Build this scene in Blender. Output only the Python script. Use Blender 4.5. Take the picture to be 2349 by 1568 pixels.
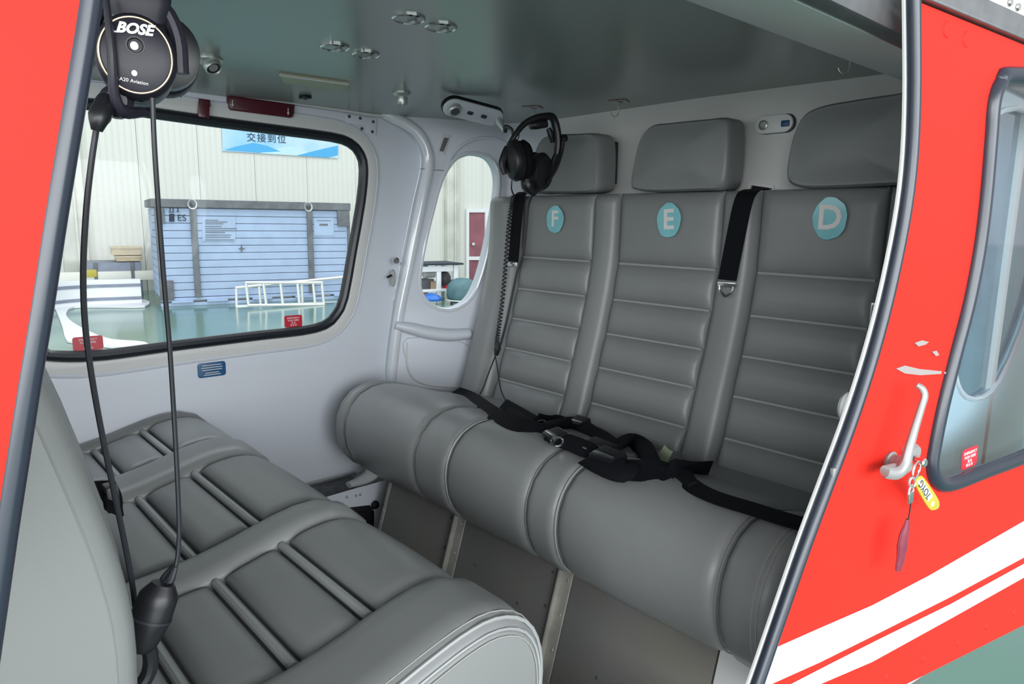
import bpy, bmesh, math, random
from mathutils import Vector, Matrix
random.seed(7)
for o in list(bpy.data.objects): bpy.data.objects.remove(o)
scene = bpy.context.scene
COL = scene.collection
V = Vector

# ------------------------------------------------------------------ camera
# axes of the cabin: X towards the tail, Y across towards the far door, Z up; sill of the far door at z = 0
IW, IH = 2349, 1568
F_PX = 1611.912
EYE = V((0, 0, 0.90))
ROT = Matrix(((0.74555386, 0.10373634, -0.65832228),
              (-0.66632664, 0.13467578, -0.73339706),
              (0.01258014, 0.98544467, 0.16953033)))
cam_d = bpy.data.cameras.new('camera')
cam_d.sensor_fit = 'HORIZONTAL'; cam_d.sensor_width = 36.0
cam_d.lens = F_PX / IW * 36.0
cam_d.clip_start = 0.02; cam_d.clip_end = 300
cam = bpy.data.objects.new('camera', cam_d); COL.objects.link(cam)
cam.matrix_world = Matrix.Translation(EYE) @ ROT.to_4x4()
scene.camera = cam

# ------------------------------------------------------------------ light
scene.view_settings.view_transform = 'Standard'
scene.view_settings.look = 'None'
scene.view_settings.gamma = 1.0
scene.view_settings.use_curve_mapping = False
scene.view_settings.exposure = 0.12
world = bpy.data.worlds.new('hangar_daylight'); scene.world = world
world.use_nodes = True
bg = world.node_tree.nodes['Background']
bg.inputs[0].default_value = (0.93, 0.97, 1.0, 1)
bg.inputs[1].default_value = 0.70
def area(name, loc, target, sx, sy, power, col):
    d = bpy.data.lights.new(name, 'AREA'); d.shape = 'RECTANGLE'; d.size = sx; d.size_y = sy
    d.energy = power; d.color = col
    o = bpy.data.objects.new(name, d); COL.objects.link(o)
    o.location = loc
    o.rotation_euler = (V(target) - V(loc)).to_track_quat('-Z', 'Y').to_euler()
    return o
# the open hangar gate behind the photographer
area('hangar_gate_daylight', (-3.0, -9.2, 2.3), (0.9, 1.2, 0.7), 22, 4.6, 2650, (0.94, 0.98, 1.0))
# daylight reaching the cabin through the cockpit glazing ahead of the front bench
area('hangar_front_daylight', (-9.0, 1.0, 2.6), (0.5, 1.3, 1.0), 12, 5, 380, (0.95, 0.98, 1.0))
# daylight on the far side of the machine, entering through the far windows
area('hangar_side_daylight', (3.0, 8.0, 9.5), (3.0, 7.0, 0.0), 24, 7, 1300, (0.86, 0.93, 1.0))

# ------------------------------------------------------------------ helpers
def ray(px, py):
    return ROT @ V((px - IW / 2, -(py - IH / 2), -F_PX))
def P(px, py, X=None, Y=None, Z=None, pl=None):
    """a pixel's direction met with the surface the thing touches"""
    d = ray(px, py)
    if pl is not None:
        o, n = pl
        t = (V(o) - EYE).dot(n) / d.dot(n)
    elif X is not None: t = (X - EYE.x) / d.x
    elif Y is not None: t = (Y - EYE.y) / d.y
    else: t = (Z - EYE.z) / d.z
    return EYE + d * t

def link(o):
    COL.objects.link(o); return o
LOC = {}
def thing(name, label, cat, loc=(0, 0, 0), group=None):
    o = bpy.data.objects.new(name, None); link(o)
    o.empty_display_size = 0.05
    o.location = loc; LOC[o.name] = V(loc)
    o['label'] = label; o['category'] = cat
    if group: o['group'] = group
    return o
def tag(o, label, cat, group=None):
    o['label'] = label; o['category'] = cat
    if group: o['group'] = group
    return o
def obj(name, me, mat, parent=None, smooth=35):
    me.name = name
    o = bpy.data.objects.new(name, me); link(o)
    if mat is not None:
        me.materials.clear(); me.materials.append(mat)
    if smooth:
        me.shade_smooth(); me.set_sharp_from_angle(angle=math.radians(smooth))
    if parent is not None:
        o.parent = parent
        o.matrix_parent_inverse = Matrix.Translation(-LOC.get(parent.name, V((0, 0, 0))))
        LOC[o.name] = LOC.get(parent.name, V((0, 0, 0)))
        # vertices are given in world coordinates; the parent carries only a translation
        if parent.parent is not None:
            o.matrix_parent_inverse = Matrix.Identity(4)
            LOC[o.name] = V((0, 0, 0))
    return o
def struct(name, me, mat, parent=None, smooth=35):
    o = obj(name, me, mat, parent, smooth)
    if parent is None: o['kind'] = 'structure'
    return o
def mesh(vs, fs):
    me = bpy.data.meshes.new('m'); me.from_pydata([tuple(v) for v in vs], [], fs)
    bm = bmesh.new(); bm.from_mesh(me)
    bmesh.ops.recalc_face_normals(bm, faces=bm.faces); bm.to_mesh(me); bm.free()
    me.update(); return me
def join(*mes):
    vs, fs = [], []
    for m in mes:
        b = len(vs)
        vs += [v.co.copy() for v in m.vertices]
        fs += [[b + i for i in p.vertices] for p in m.polygons]
    return mesh(vs, fs)
def catmull(pts, n=6, closed=False):
    pts = [V(p) for p in pts]; out = []
    N = len(pts)
    rng = range(N) if closed else range(N - 1)
    for i in rng:
        if closed:
            a, b, c, d = pts[(i - 1) % N], pts[i], pts[(i + 1) % N], pts[(i + 2) % N]
        else:
            a = pts[i - 1] if i > 0 else 2 * pts[0] - pts[1]
            b, c = pts[i], pts[i + 1]
            d = pts[i + 2] if i + 2 < N else 2 * pts[-1] - pts[-2]
        for k in range(n):
            t = k / n
            out.append(0.5 * ((2 * b) + (c - a) * t + (2 * a - 5 * b + 4 * c - d) * t * t + (3 * b - a - 3 * c + d) * t ** 3))
    if not closed: out.append(pts[-1].copy())
    return out
def tube(pts, r, seg=8, closed=False, smooth=0, cap=True, flat=None):
    """round bar along a path; r may be a list; flat=(direction, factor) squashes the section"""
    if smooth:
        if isinstance(r, (list, tuple)):
            n0 = len(pts); rr = []
            for i in range(n0 - 1):
                for k in range(smooth): rr.append(r[i] + (r[i + 1] - r[i]) * k / smooth)
            rr.append(r[-1]); r = rr
        pts = catmull(pts, smooth, closed)
    pts = [V(p) for p in pts]; N = len(pts)
    if not isinstance(r, (list, tuple)): r = [r] * N
    vs, fs = [], []
    up = None
    for i in range(N):
        if closed: t = pts[(i + 1) % N] - pts[i - 1]
        else: t = pts[min(i + 1, N - 1)] - pts[max(i - 1, 0)]
        t.normalize()
        if up is None:
            up = V((0, 0, 1)) if abs(t.z) < 0.9 else V((1, 0, 0))
        s = t.cross(up)
        if s.length < 1e-6: s = t.orthogonal()
        s.normalize(); up = s.cross(t).normalized()
        for k in range(seg):
            a = 2 * math.pi * k / seg
            off = (s * math.cos(a) + up * math.sin(a)) * r[i]
            if flat: off = off - flat[0] * off.dot(flat[0]) * (1 - flat[1])
            vs.append(pts[i] + off)
    for i in range(N if closed else N - 1):
        j = (i + 1) % N
        for k in range(seg):
            l = (k + 1) % seg
            fs.append([i * seg + k, i * seg + l, j * seg + l, j * seg + k])
    if not closed and cap:
        fs.append([k for k in range(seg)][::-1]); fs.append([(N - 1) * seg + k for k in range(seg)])
    return mesh(vs, fs)
def ribbon(pts, wd, w, th=0.002, smooth=5):
    """webbing along a path; wd one width direction or one per point"""
    n0 = len(pts)
    if not isinstance(wd, list): wd = [V(wd)] * n0
    wds = catmull(wd, smooth) if smooth else [V(x) for x in wd]
    ps = catmull(pts, smooth) if smooth else [V(p) for p in pts]
    vs, fs = [], []
    N = len(ps)
    for i in range(N):
        t = (ps[min(i + 1, N - 1)] - ps[max(i - 1, 0)]).normalized()
        d = wds[i] - t * wds[i].dot(t); d.normalize(); n = t.cross(d)
        for a, b in ((-1, -1), (1, -1), (1, 1), (-1, 1)):
            vs.append(ps[i] + d * (a * w / 2) + n * (b * th / 2))
    for i in range(N - 1):
        for k in range(4):
            l = (k + 1) % 4
            fs.append([i * 4 + k, i * 4 + l, i * 4 + 4 + l, i * 4 + 4 + k])
    fs.append([3, 2, 1, 0]); fs.append([(N - 1) * 4 + k for k in range(4)])
    return mesh(vs, fs)
def frame3(n, up=(0, 0, 1)):
    n = V(n).normalized(); u = V(up).cross(n)
    if u.length < 1e-5: u = V((1, 0, 0))
    u.normalize(); v = n.cross(u)
    return u, v, n
def xf(me, o, ux, uy, uz):
    M = Matrix(((ux.x, uy.x, uz.x, o[0]), (ux.y, uy.y, uz.y, o[1]), (ux.z, uy.z, uz.z, o[2]), (0, 0, 0, 1)))
    me.transform(M); 
    if M.to_3x3().determinant() < 0: me.flip_normals()
    me.update(); return me
def box(c, s, bev=0.0, ux=None, uy=None, uz=None, seg=2):
    bm = bmesh.new(); bmesh.ops.create_cube(bm, size=1)
    for v in bm.verts: v.co = V((v.co.x * s[0], v.co.y * s[1], v.co.z * s[2]))
    if bev: bmesh.ops.bevel(bm, geom=list(bm.edges), offset=bev, segments=seg, affect='EDGES', profile=0.6)
    me = bpy.data.meshes.new('m'); bm.to_mesh(me); bm.free()
    ux = V(ux).normalized() if ux is not None else V((1, 0, 0)); uy = V(uy).normalized() if uy is not None else V((0, 1, 0))
    uz = V(uz).normalized() if uz is not None else ux.cross(uy)
    return xf(me, c, ux, uy, uz)
def lathe(prof, o, axis, seg=20, sx=1.0, sy=1.0, up=(0, 0, 1)):
    """prof: (radius, height along axis); ends close on the axis"""
    u, v, n = frame3(axis, up)
    vs, fs = [], []; o = V(o)
    for r, h in prof:
        for k in range(seg):
            a = 2 * math.pi * k / seg
            vs.append(o + n * h + u * (r * sx * math.cos(a)) + v * (r * sy * math.sin(a)))
    for i in range(len(prof) - 1):
        for k in range(seg):
            l = (k + 1) % seg
            fs.append([i * seg + k, i * seg + l, (i + 1) * seg + l, (i + 1) * seg + k])
    fs.append(list(range(seg))[::-1]); fs.append([(len(prof) - 1) * seg + k for k in range(seg)])
    return mesh(vs, fs)
def curve_mesh(loops, th, bev=0.0):
    cu = bpy.data.curves.new('c', 'CURVE'); cu.dimensions = '2D'; cu.fill_mode = 'BOTH'
    cu.extrude = max(th / 2 - bev, 0); cu.bevel_depth = bev; cu.bevel_resolution = 2; cu.offset = -bev if bev else 0
    for L in loops:
        s = cu.splines.new('POLY'); s.points.add(len(L) - 1)
        for p, q in zip(s.points, L): p.co = (q[0], q[1], 0, 1)
        s.use_cyclic_u = True
    o = bpy.data.objects.new('c', cu); COL.objects.link(o)
    dg = bpy.context.evaluated_depsgraph_get(); dg.update()
    me = bpy.data.meshes.new_from_object(o.evaluated_get(dg))
    bpy.data.objects.remove(o); bpy.data.curves.remove(cu)
    bm = bmesh.new(); bm.from_mesh(me); bmesh.ops.remove_doubles(bm, verts=bm.verts, dist=1e-6)
    bmesh.ops.recalc_face_normals(bm, faces=bm.faces); bm.to_mesh(me); bm.free()
    return me
def plate(loops3, n, th, bev=0.0, side=0.0, up=(0, 0, 1)):
    """flat panel through world points (all on one plane); side shifts along n (0 = centred)"""
    u, v, n = frame3(n, up); o = V(loops3[0][0])
    L2 = [[((V(p) - o).dot(u), (V(p) - o).dot(v)) for p in L] for L in loops3]
    me = curve_mesh(L2, th, bev)
    return xf(me, o + n * side, u, v, n)
def offset_loop(L, d, n):
    """grow (d>0) or shrink a closed planar loop of 3D points"""
    c = sum((V(p) for p in L), V()) / len(L); out = []
    N = len(L); n = V(n).normalized()
    for i in range(N):
        t = (V(L[(i + 1) % N]) - V(L[i - 1])).normalized()
        s = t.cross(n)
        if s.dot(V(L[i]) - c) < 0: s = -s
        out.append(V(L[i]) + s * d)
    return out
def text(body, size, o, ux, uy, th=0.0006, weight=0.0, shear=0.0, align='CENTER'):
    cu = bpy.data.curves.new('t', 'FONT'); cu.body = body; cu.size = size; cu.extrude = th / 2
    cu.align_x = align; cu.align_y = 'CENTER'; cu.offset = weight; cu.shear = shear; cu.resolution_u = 3
    t = bpy.data.objects.new('t', cu); COL.objects.link(t)
    dg = bpy.context.evaluated_depsgraph_get(); dg.update()
    me = bpy.data.meshes.new_from_object(t.evaluated_get(dg))
    bpy.data.objects.remove(t); bpy.data.curves.remove(cu)
    ux = V(ux).normalized(); uy = V(uy); uy = (uy - ux * uy.dot(ux)).normalized()
    return xf(me, o, ux, uy, ux.cross(uy))
def pad(S, a0, a1, b0, b1, h, e, depth=0.03, na=16, nb=10, sgn=1, eb=None, crown=0.0):
    """stuffed leather piece over a surface S(a, b): rounded to its seams, closed behind"""
    eb = eb or e
    def N(a, b):
        d = 1e-3
        n = (S(a + d, b) - S(a - d, b)).cross(S(a, b + d) - S(a, b - d)); n.normalize(); return n * sgn
    def dist(i, n, pts):
        return None
    am, bmid = (a0 + a1) / 2, (b0 + b1) / 2
    LA = sum((S(a0 + (a1 - a0) * (i + 1) / 20, bmid) - S(a0 + (a1 - a0) * i / 20, bmid)).length for i in range(20))
    LB = sum((S(am, b0 + (b1 - b0) * (i + 1) / 20) - S(am, b0 + (b1 - b0) * i / 20)).length for i in range(20))
    def params(n, L, e):
        # denser near the seams
        ts = []
        k = max(3, n // 4); f = min(e / L, 0.45)
        for i in range(k): ts.append(f * (1 - math.cos(math.pi / 2 * i / k)))
        m = n - 2 * k
        for i in range(m + 1): ts.append(f + (1 - 2 * f) * i / m if m > 0 else 0.5)
        for i in range(k - 1, -1, -1): ts.append(1 - f * (1 - math.cos(math.pi / 2 * i / k)))
        return ts
    def q(t, L, e):
        d = min(t, 1 - t) * L; e = min(e, 0.45 * L)
        x = max(0.0, 1 - d / e); return math.sqrt(max(0.0, 1 - x * x))
    ta, tb = params(na, LA, e), params(nb, LB, eb)
    A, B = len(ta), len(tb)
    vs, fs = [], []
    for i, x in enumerate(ta):
        for j, y in enumerate(tb):
            a, b = a0 + (a1 - a0) * x, b0 + (b1 - b0) * y
            off = h * q(x, LA, e) * q(y, LB, eb) + crown * math.sin(math.pi * x) * math.sin(math.pi * y)
            vs.append(S(a, b) + N(a, b) * off)
    for i in range(A - 1):
        for j in range(B - 1):
            fs.append([i * B + j, i * B + j + 1, (i + 1) * B + j + 1, (i + 1) * B + j])
    ring = [i * B for i in range(A)] + [(A - 1) * B + j for j in range(1, B)] + [i * B + B - 1 for i in range(A - 2, -1, -1)] + [j for j in range(B - 2, 0, -1)]
    base = len(vs)
    for k in ring:
        i, j = divmod(k, B)
        a, b = a0 + (a1 - a0) * ta[i], b0 + (b1 - b0) * tb[j]
        vs.append(S(a, b) - N(a, b) * depth)
    M = len(ring)
    for k in range(M):
        l = (k + 1) % M
        fs.append([ring[k], ring[l], base + l, base + k])
    return mesh(vs, fs)
def interp(tab, t):
    """smooth table lookup (monotone cubic)"""
    if t <= tab[0][0]:
        (x0, y0), (x1, y1) = tab[0], tab[1]; return y0 + (y1 - y0) / (x1 - x0) * (t - x0)
    if t >= tab[-1][0]:
        (x0, y0), (x1, y1) = tab[-2], tab[-1]; return y1 + (y1 - y0) / (x1 - x0) * (t - x1)
    for i in range(len(tab) - 1):
        if tab[i][0] <= t <= tab[i + 1][0]: break
    x0, y0 = tab[i]; x1, y1 = tab[i + 1]
    def sl(k):
        if k <= 0: return (tab[1][1] - tab[0][1]) / (tab[1][0] - tab[0][0])
        if k >= len(tab) - 1: return (tab[-1][1] - tab[-2][1]) / (tab[-1][0] - tab[-2][0])
        return (tab[k + 1][1] - tab[k - 1][1]) / (tab[k + 1][0] - tab[k - 1][0])
    m0, m1 = sl(i), sl(i + 1); hh = x1 - x0; s = (t - x0) / hh
    return (2 * s ** 3 - 3 * s * s + 1) * y0 + (s ** 3 - 2 * s * s + s) * hh * m0 + (-2 * s ** 3 + 3 * s * s) * y1 + (s ** 3 - s * s) * hh * m1

# ------------------------------------------------------------------ materials
def mat(name, col, rough=0.5, metal=0.0, spec=0.5, var=0.0, vscale=6.0, bump=0.0, bscale=200.0, coat=0.0, col2=None):
    m = bpy.data.materials.new(name); m.use_nodes = True
    nt = m.node_tree; b = nt.nodes['Principled BSDF']
    b.inputs['Base Color'].default_value = (*col, 1); b.inputs['Roughness'].default_value = rough
    b.inputs['Metallic'].default_value = metal; b.inputs['Specular IOR Level'].default_value = spec
    if coat: b.inputs['Coat Weight'].default_value = coat; b.inputs['Coat Roughness'].default_value = 0.08
    if var or bump: tc = nt.nodes.new('ShaderNodeTexCoord')
    if var or col2:
        n = nt.nodes.new('ShaderNodeTexNoise'); n.inputs['Scale'].default_value = vscale; n.inputs['Detail'].default_value = 5
        nt.links.new(tc.outputs['Object'], n.inputs['Vector'])
        r = nt.nodes.new('ShaderNodeValToRGB')
        c2 = col2 or tuple(c * (1 - var) for c in col)
        r.color_ramp.elements[0].position = 0.35; r.color_ramp.elements[1].position = 0.65
        r.color_ramp.elements[0].color = (*c2, 1); r.color_ramp.elements[1].color = (*col, 1)
        nt.links.new(n.outputs['Fac'], r.inputs['Fac']); nt.links.new(r.outputs['Color'], b.inputs['Base Color'])
    if bump:
        n2 = nt.nodes.new('ShaderNodeTexNoise'); n2.inputs['Scale'].default_value = bscale; n2.inputs['Detail'].default_value = 3
        nt.links.new(tc.outputs['Object'], n2.inputs['Vector'])
        bp = nt.nodes.new('ShaderNodeBump'); bp.inputs['Strength'].default_value = bump; bp.inputs['Distance'].default_value = 0.001
        nt.links.new(n2.outputs['Fac'], bp.inputs['Height']); nt.links.new(bp.outputs['Normal'], b.inputs['Normal'])
    return m
def glass(name, tint, refl=0.07):
    m = bpy.data.materials.new(name); m.use_nodes = True
    nt = m.node_tree; nt.nodes.clear()
    out = nt.nodes.new('ShaderNodeOutputMaterial'); mix = nt.nodes.new('ShaderNodeMixShader')
    tr = nt.nodes.new('ShaderNodeBsdfTransparent'); gl = nt.nodes.new('ShaderNodeBsdfGlossy')
    tr.inputs[0].default_value = (*tint, 1); gl.inputs['Roughness'].default_value = 0.03; mix.inputs[0].default_value = refl
    nt.links.new(tr.outputs[0], mix.inputs[1]); nt.links.new(gl.outputs[0], mix.inputs[2])
    nt.links.new(mix.outputs[0], out.inputs[0]); return m
M = {}
M['leather'] = mat('grey_leather', (0.240, 0.246, 0.245), 0.37, spec=0.45, var=0.10, vscale=3, bump=0.12, bscale=420)
M['welt'] = mat('leather_welt', (0.33, 0.34, 0.34), 0.38, bump=0.1, bscale=420)
M['stitch_dark'] = mat('dark_thread', (0.12, 0.115, 0.11), 0.7)
M['stitch'] = mat('stitch_thread', (0.33, 0.33, 0.31), 0.7)
M['white'] = mat('white_liner', (0.66, 0.69, 0.755), 0.38, var=0.04, vscale=2)
M['offwhite'] = mat('bulkhead_liner', (0.76, 0.76, 0.74), 0.5, var=0.05, vscale=2)
M['bead'] = mat('glossy_white_frame', (0.68, 0.71, 0.76), 0.16, coat=0.5)
M['lip'] = mat('window_surround', (0.63, 0.63, 0.625), 0.45)
M['headliner'] = mat('headliner', (0.30, 0.335, 0.325), 0.24, spec=0.5, var=0.05, vscale=1.2)
M['cove'] = mat('ceiling_cove', (0.74, 0.76, 0.74), 0.45)
M['rubber'] = mat('black_rubber', (0.012, 0.014, 0.020), 0.32)
M['seal'] = mat('blue_grey_seal', (0.024, 0.031, 0.048), 0.28, spec=0.6)
M['red'] = mat('red_paint', (0.80, 0.028, 0.018), 0.5, spec=0.15)
M['stripe'] = mat('white_stripe', (0.90, 0.90, 0.90), 0.35)
M['chip'] = mat('bare_metal_chip', (0.36, 0.32, 0.31), 0.6)
M['alu'] = mat('aluminium', (0.60, 0.60, 0.58), 0.36, metal=0.75, var=0.1, vscale=20)
M['cast'] = mat('cast_handle', (0.34, 0.335, 0.335), 0.42, metal=0.25)
M['chrome'] = mat('chrome', (0.80, 0.80, 0.80), 0.14, metal=1.0)
M['brush'] = mat('brushed_metal', (0.50, 0.53, 0.51), 0.32, metal=0.6)
M['bronze'] = mat('bronze_ring', (0.30, 0.24, 0.17), 0.3, metal=0.9)
M['black'] = mat('black_plastic', (0.010, 0.010, 0.013), 0.38)
M['cup'] = mat('dark_violet_shell', (0.016, 0.014, 0.024), 0.42, spec=0.4)
M['web'] = mat('black_webbing', (0.004, 0.0045, 0.007), 0.85, spec=0.2, bump=0.3, bscale=900)
M['cable'] = mat('black_cable', (0.020, 0.022, 0.028), 0.42)
M['pale'] = mat('white_print', (0.85, 0.85, 0.85), 0.5)
M['placard_red'] = mat('red_placard', (0.55, 0.025, 0.045), 0.35)
M['dark_red'] = mat('dark_red_lens', (0.075, 0.007, 0.016), 0.25, coat=0.3)
M['placard_blue'] = mat('blue_placard', (0.015, 0.09, 0.22), 0.35)
M['teal'] = mat('teal_sticker', (0.22, 0.58, 0.63), 0.22, var=0.10, vscale=30, coat=0.4)
M['letter'] = mat('pale_letter', (0.78, 0.75, 0.73), 0.4)
M['yellow'] = mat('yellow_plastic', (0.50, 0.42, 0.05), 0.4)
M['paper'] = mat('paper', (0.80, 0.78, 0.70), 0.7)
M['greenpaper'] = mat('pale_green_tag', (0.55, 0.62, 0.42), 0.7)
M['plum'] = mat('plum_fob', (0.24, 0.035, 0.065), 0.5, var=0.2, vscale=60)
M['lamp'] = mat('yellowed_lamp_strip', (0.42, 0.40, 0.28), 0.45)
M['kick'] = mat('kick_panel', (0.145, 0.142, 0.140), 0.55, var=0.25, vscale=5, col2=(0.165, 0.158, 0.135))
M['strip'] = mat('worn_strip', (0.42, 0.41, 0.37), 0.45, metal=0.3, var=0.3, vscale=14)
M['mat'] = mat('dark_floor_mat', (0.022, 0.022, 0.022), 0.8, bump=0.4, bscale=300)
M['sillmat'] = mat('worn_sill', (0.10, 0.10, 0.11), 0.5, var=0.6, vscale=40)
M['fuse'] = mat('sky_tinted_skin', (0.60, 0.76, 0.86), 0.18, coat=0.5)  # fuselage skin with the reflected sky's blue put into its colour
M['cream'] = mat('cream_paint', (0.76, 0.75, 0.69), 0.35)
M['rail'] = mat('grey_rail', (0.20, 0.20, 0.21), 0.4, metal=0.4, var=0.2, vscale=30)
M['pane'] = glass('clear_pane', (0.97, 0.985, 0.99), 0.008)
M['pane_blue'] = glass('pale_blue_pane', (0.93, 0.97, 0.99), 0.10)
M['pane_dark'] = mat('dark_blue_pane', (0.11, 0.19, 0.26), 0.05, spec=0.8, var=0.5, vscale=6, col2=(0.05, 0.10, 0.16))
M['hfloor'] = mat('green_epoxy', (0.135, 0.265, 0.215), 0.14, spec=0.5, var=0.15, vscale=0.8)
M['hwall'] = mat('cream_sheet', (0.74, 0.735, 0.67), 0.55)
M['column'] = mat('cream_column', (0.78, 0.76, 0.68), 0.5, var=0.25, vscale=2)
M['plank'] = mat('pale_blue_plank', (0.43, 0.535, 0.72), 0.7, var=0.10, vscale=4)
M['timber'] = mat('grey_timber', (0.19, 0.20, 0.21), 0.8, var=0.3, vscale=5)
M['wood'] = mat('fresh_wood', (0.62, 0.50, 0.33), 0.7, var=0.2, vscale=8)
M['case'] = mat('grey_case', (0.26, 0.29, 0.36), 0.5, var=0.2, vscale=6)
M['ladder'] = mat('ladder_aluminium', (0.80, 0.80, 0.76), 0.4, metal=0.2)
M['gel'] = mat('white_gelcoat', (0.85, 0.85, 0.86), 0.3)
M['sky'] = mat('banner_sky', (0.33, 0.62, 0.86), 0.5, var=0.5, vscale=1.3, col2=(0.62, 0.78, 0.92))
M['wave'] = mat('banner_wave', (0.08, 0.42, 0.76), 0.5)
M['foam'] = mat('banner_foam', (0.55, 0.78, 0.92), 0.5)
M['ink'] = mat('ink', (0.03, 0.04, 0.06), 0.7)
M['door_red'] = mat('maroon_door', (0.36, 0.13, 0.16), 0.35, var=0.3, vscale=2)
M['tray'] = mat('blue_tray', (0.03, 0.16, 0.58), 0.4)
M['tarp'] = mat('teal_cover', (0.10, 0.20, 0.22), 0.6, var=0.3, vscale=6)
M['cardboard'] = mat('cardboard', (0.30, 0.22, 0.14), 0.8)
M['darkstuff'] = mat('dark_grey_tool', (0.07, 0.075, 0.08), 0.5)

# ================================================================== THE HANGAR
GZ = -0.65
CR = math.radians(11)
CA = V((math.cos(CR), -math.sin(CR), 0))       # along the crate and the hangar wall
CN = V((-math.sin(CR), -math.cos(CR), 0))      # towards the helicopter
def G(px, py, z=GZ): return P(px, py, Z=z)
me = mesh([(-60, -45, GZ), (70, -45, GZ), (70, 60, GZ), (-60, 60, GZ)], [[0, 1, 2, 3]])
struct('floor_hangar', me, M['hfloor'])
CO = G(370, 704)                                # near bottom corner of the big crate
FP = (CO, CN)                                   # plane of the crate's long side
WO = CO - CN * 3.2
WP = (WO, CN)                                   # plane of the hangar wall
hw = struct('wall_hangar', box(WO - CN * 0.15 + V((0, 0, 4.5)), (60, 0.2, 9), 0, CA, -CN), M['hwall'])
# corrugated cladding sheets on the wall
vs, fs = [], []
SW = 1.15; nr = 10
xs = []
for k in range(nr):
    x = SW * k / nr
    xs += [(x + 0.004, 0.0), (x + 0.014, 0.010), (x + 0.030, 0.010), (x + 0.040, 0.0)]
xs = [(0.0, -0.012)] + xs + [(SW - 0.005, 0.0), (SW - 0.005, -0.012)]
for x, d in xs:
    vs += [V((x, d, 0)), V((x, d, 9))]
for i in range(len(xs) - 1): fs.append([2 * i, 2 * i + 2, 2 * i + 3, 2 * i + 1])
sheet = mesh(vs, fs)
xf(sheet, (0, 0, 0), CA, CN, V((0, 0, 1)))
sheet.materials.append(M['hwall'])
for i in range(-6, 22):
    o = bpy.data.objects.new('cladding_sheet', sheet); link(o); o.parent = hw
    o.location = WO + CA * (i * SW) + V((0, 0, 0))
def wp(px, py, lift=0.03): return P(px, py, pl=(WO + CN * lift, CN))
def fp(px, py, lift=0.0): return P(px, py, pl=(CO + CN * lift, CN))
# columns
def column(p, w, label):
    t = thing('wall_column', label, 'column', V((p.x, p.y, GZ)))
    obj('post', box(V((p.x, p.y, GZ + 4.5)), (w, 0.22, 9), 0.01, CA, -CN), M['column'], t)
    obj('conduit', tube([V((p.x, p.y, GZ)) + CN * 0.15 + CA * 0.04, V((p.x, p.y, GZ + 8.9)) + CN * 0.15 + CA * 0.04], 0.025, 8), M['column'], t)
column(wp(1036, 600, 0.12), 0.34, 'cream steel column with rust streaks beside the maroon door')
column(wp(178, 600, 0.12), 0.42, 'cream steel column with conduit left of the grey equipment case')
# banner
bt = thing('wall_banner', 'sky blue wall banner with dark calligraphy and painted waves', 'banner', wp(640, 330))
bl = [wp(508, 200), wp(778, 215), wp(776, 363), wp(510, 346)]
obj('cloth', plate([bl], CN, 0.012), M['sky'], bt)
def bp(u, v, l=0.04):
    a = bl[3] + (bl[2] - bl[3]) * u; b = bl[0] + (bl[1] - bl[0]) * u
    return a + (b - a) * v + CN * (l - 0.03)
obj('wave', plate([[bp(0.02, 0.02), bp(0.12, 0.09), bp(0.25, 0.16), bp(0.36, 0.13), bp(0.48, 0.05), bp(0.3, 0.01)]], CN, 0.006), M['wave'], bt)
obj('wave', plate([[bp(0.62, 0.0), bp(0.72, 0.06), bp(0.85, 0.13), bp(0.995, 0.20), bp(0.995, 0.05), bp(0.9, 0.0)]], CN, 0.006), M['wave'], bt)
obj('foam', plate([[bp(0.30, 0.0), bp(0.45, 0.09), bp(0.56, 0.14), bp(0.68, 0.09), bp(0.82, 0.0)]], CN, 0.004), M['foam'], bt)
for k, ch_ in enumerate('交接到位'):
    obj('painted_character', text(ch_, (bl[1] - bl[0]).length * 0.078, bp(0.235 + 0.085 * k, 0.235, 0.045), CA, (0, 0, 1), 0.006), M['ink'], bt, 0)

# big crate
ct = thing('shipping_crate', 'long pale blue plank crate with dark timber battens on a pallet', 'crate', CO)
cr_r = fp(802, 560); L = (cr_r - CO).dot(CA)
top = fp(372, 457).z; bot = fp(372, 684).z
dpt = 1.5
npl = 12
ph = (top - 0.14 - bot) / npl
for i in range(npl):
    z = bot + ph * (i + 0.5)
    obj('plank', box(CO + CA * (L / 2) - CN * 0.03 + V((0, 0, z - GZ)), (L, 0.05, ph - 0.009), 0.006, CA, -CN, seg=1), M['plank'], ct)
    obj('plank', box(CO - CN * (dpt / 2) + CA * 0.03 + V((0, 0, z - GZ)), (0.05, dpt - 0.1, ph - 0.009), 0.006, CA, -CN, seg=1), M['plank'], ct)
obj('core', box(CO + CA * (L / 2) - CN * (dpt / 2 + 0.02) + V((0, 0, (bot + top) / 2 - GZ)), (L - 0.1, dpt - 0.1, top - bot - 0.05), 0, CA, -CN), M['case'], ct)
def batten(p, s, nm='batten', m='timber'):
    return obj(nm, box(p, s, 0.008, CA, -CN, seg=1), M[m], ct)
batten(CO + CA * (L / 2) + CN * 0.01 + V((0, 0, top - 0.06 - GZ)), (L + 0.04, 0.10, 0.14))
batten(CO - CN * (dpt / 2) + V((0, 0, top - 0.06 - GZ)), (0.10, dpt, 0.14))
for px in (448, 712):
    p = fp(px, 580); p.z = (top + bot) / 2
    batten(p + CN * 0.03, (0.10, 0.05, top - bot))
for k, s in ((0.02, 1), (L - 0.02, 1)):
    batten(CO + CA * k + CN * 0.01 + V((0, 0, (top + bot) / 2 - GZ)), (0.05, 0.06, top - bot))
batten(CO + CA * 0.10 + CN * 0.03 + V((0, 0, bot + 0.14 - GZ)), (0.22, 0.04, 0.34))
batten(CO + CA * 0.08 + CN * 0.03 + V((0, 0, top - 0.28 - GZ)), (0.13, 0.04, 0.26))
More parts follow.
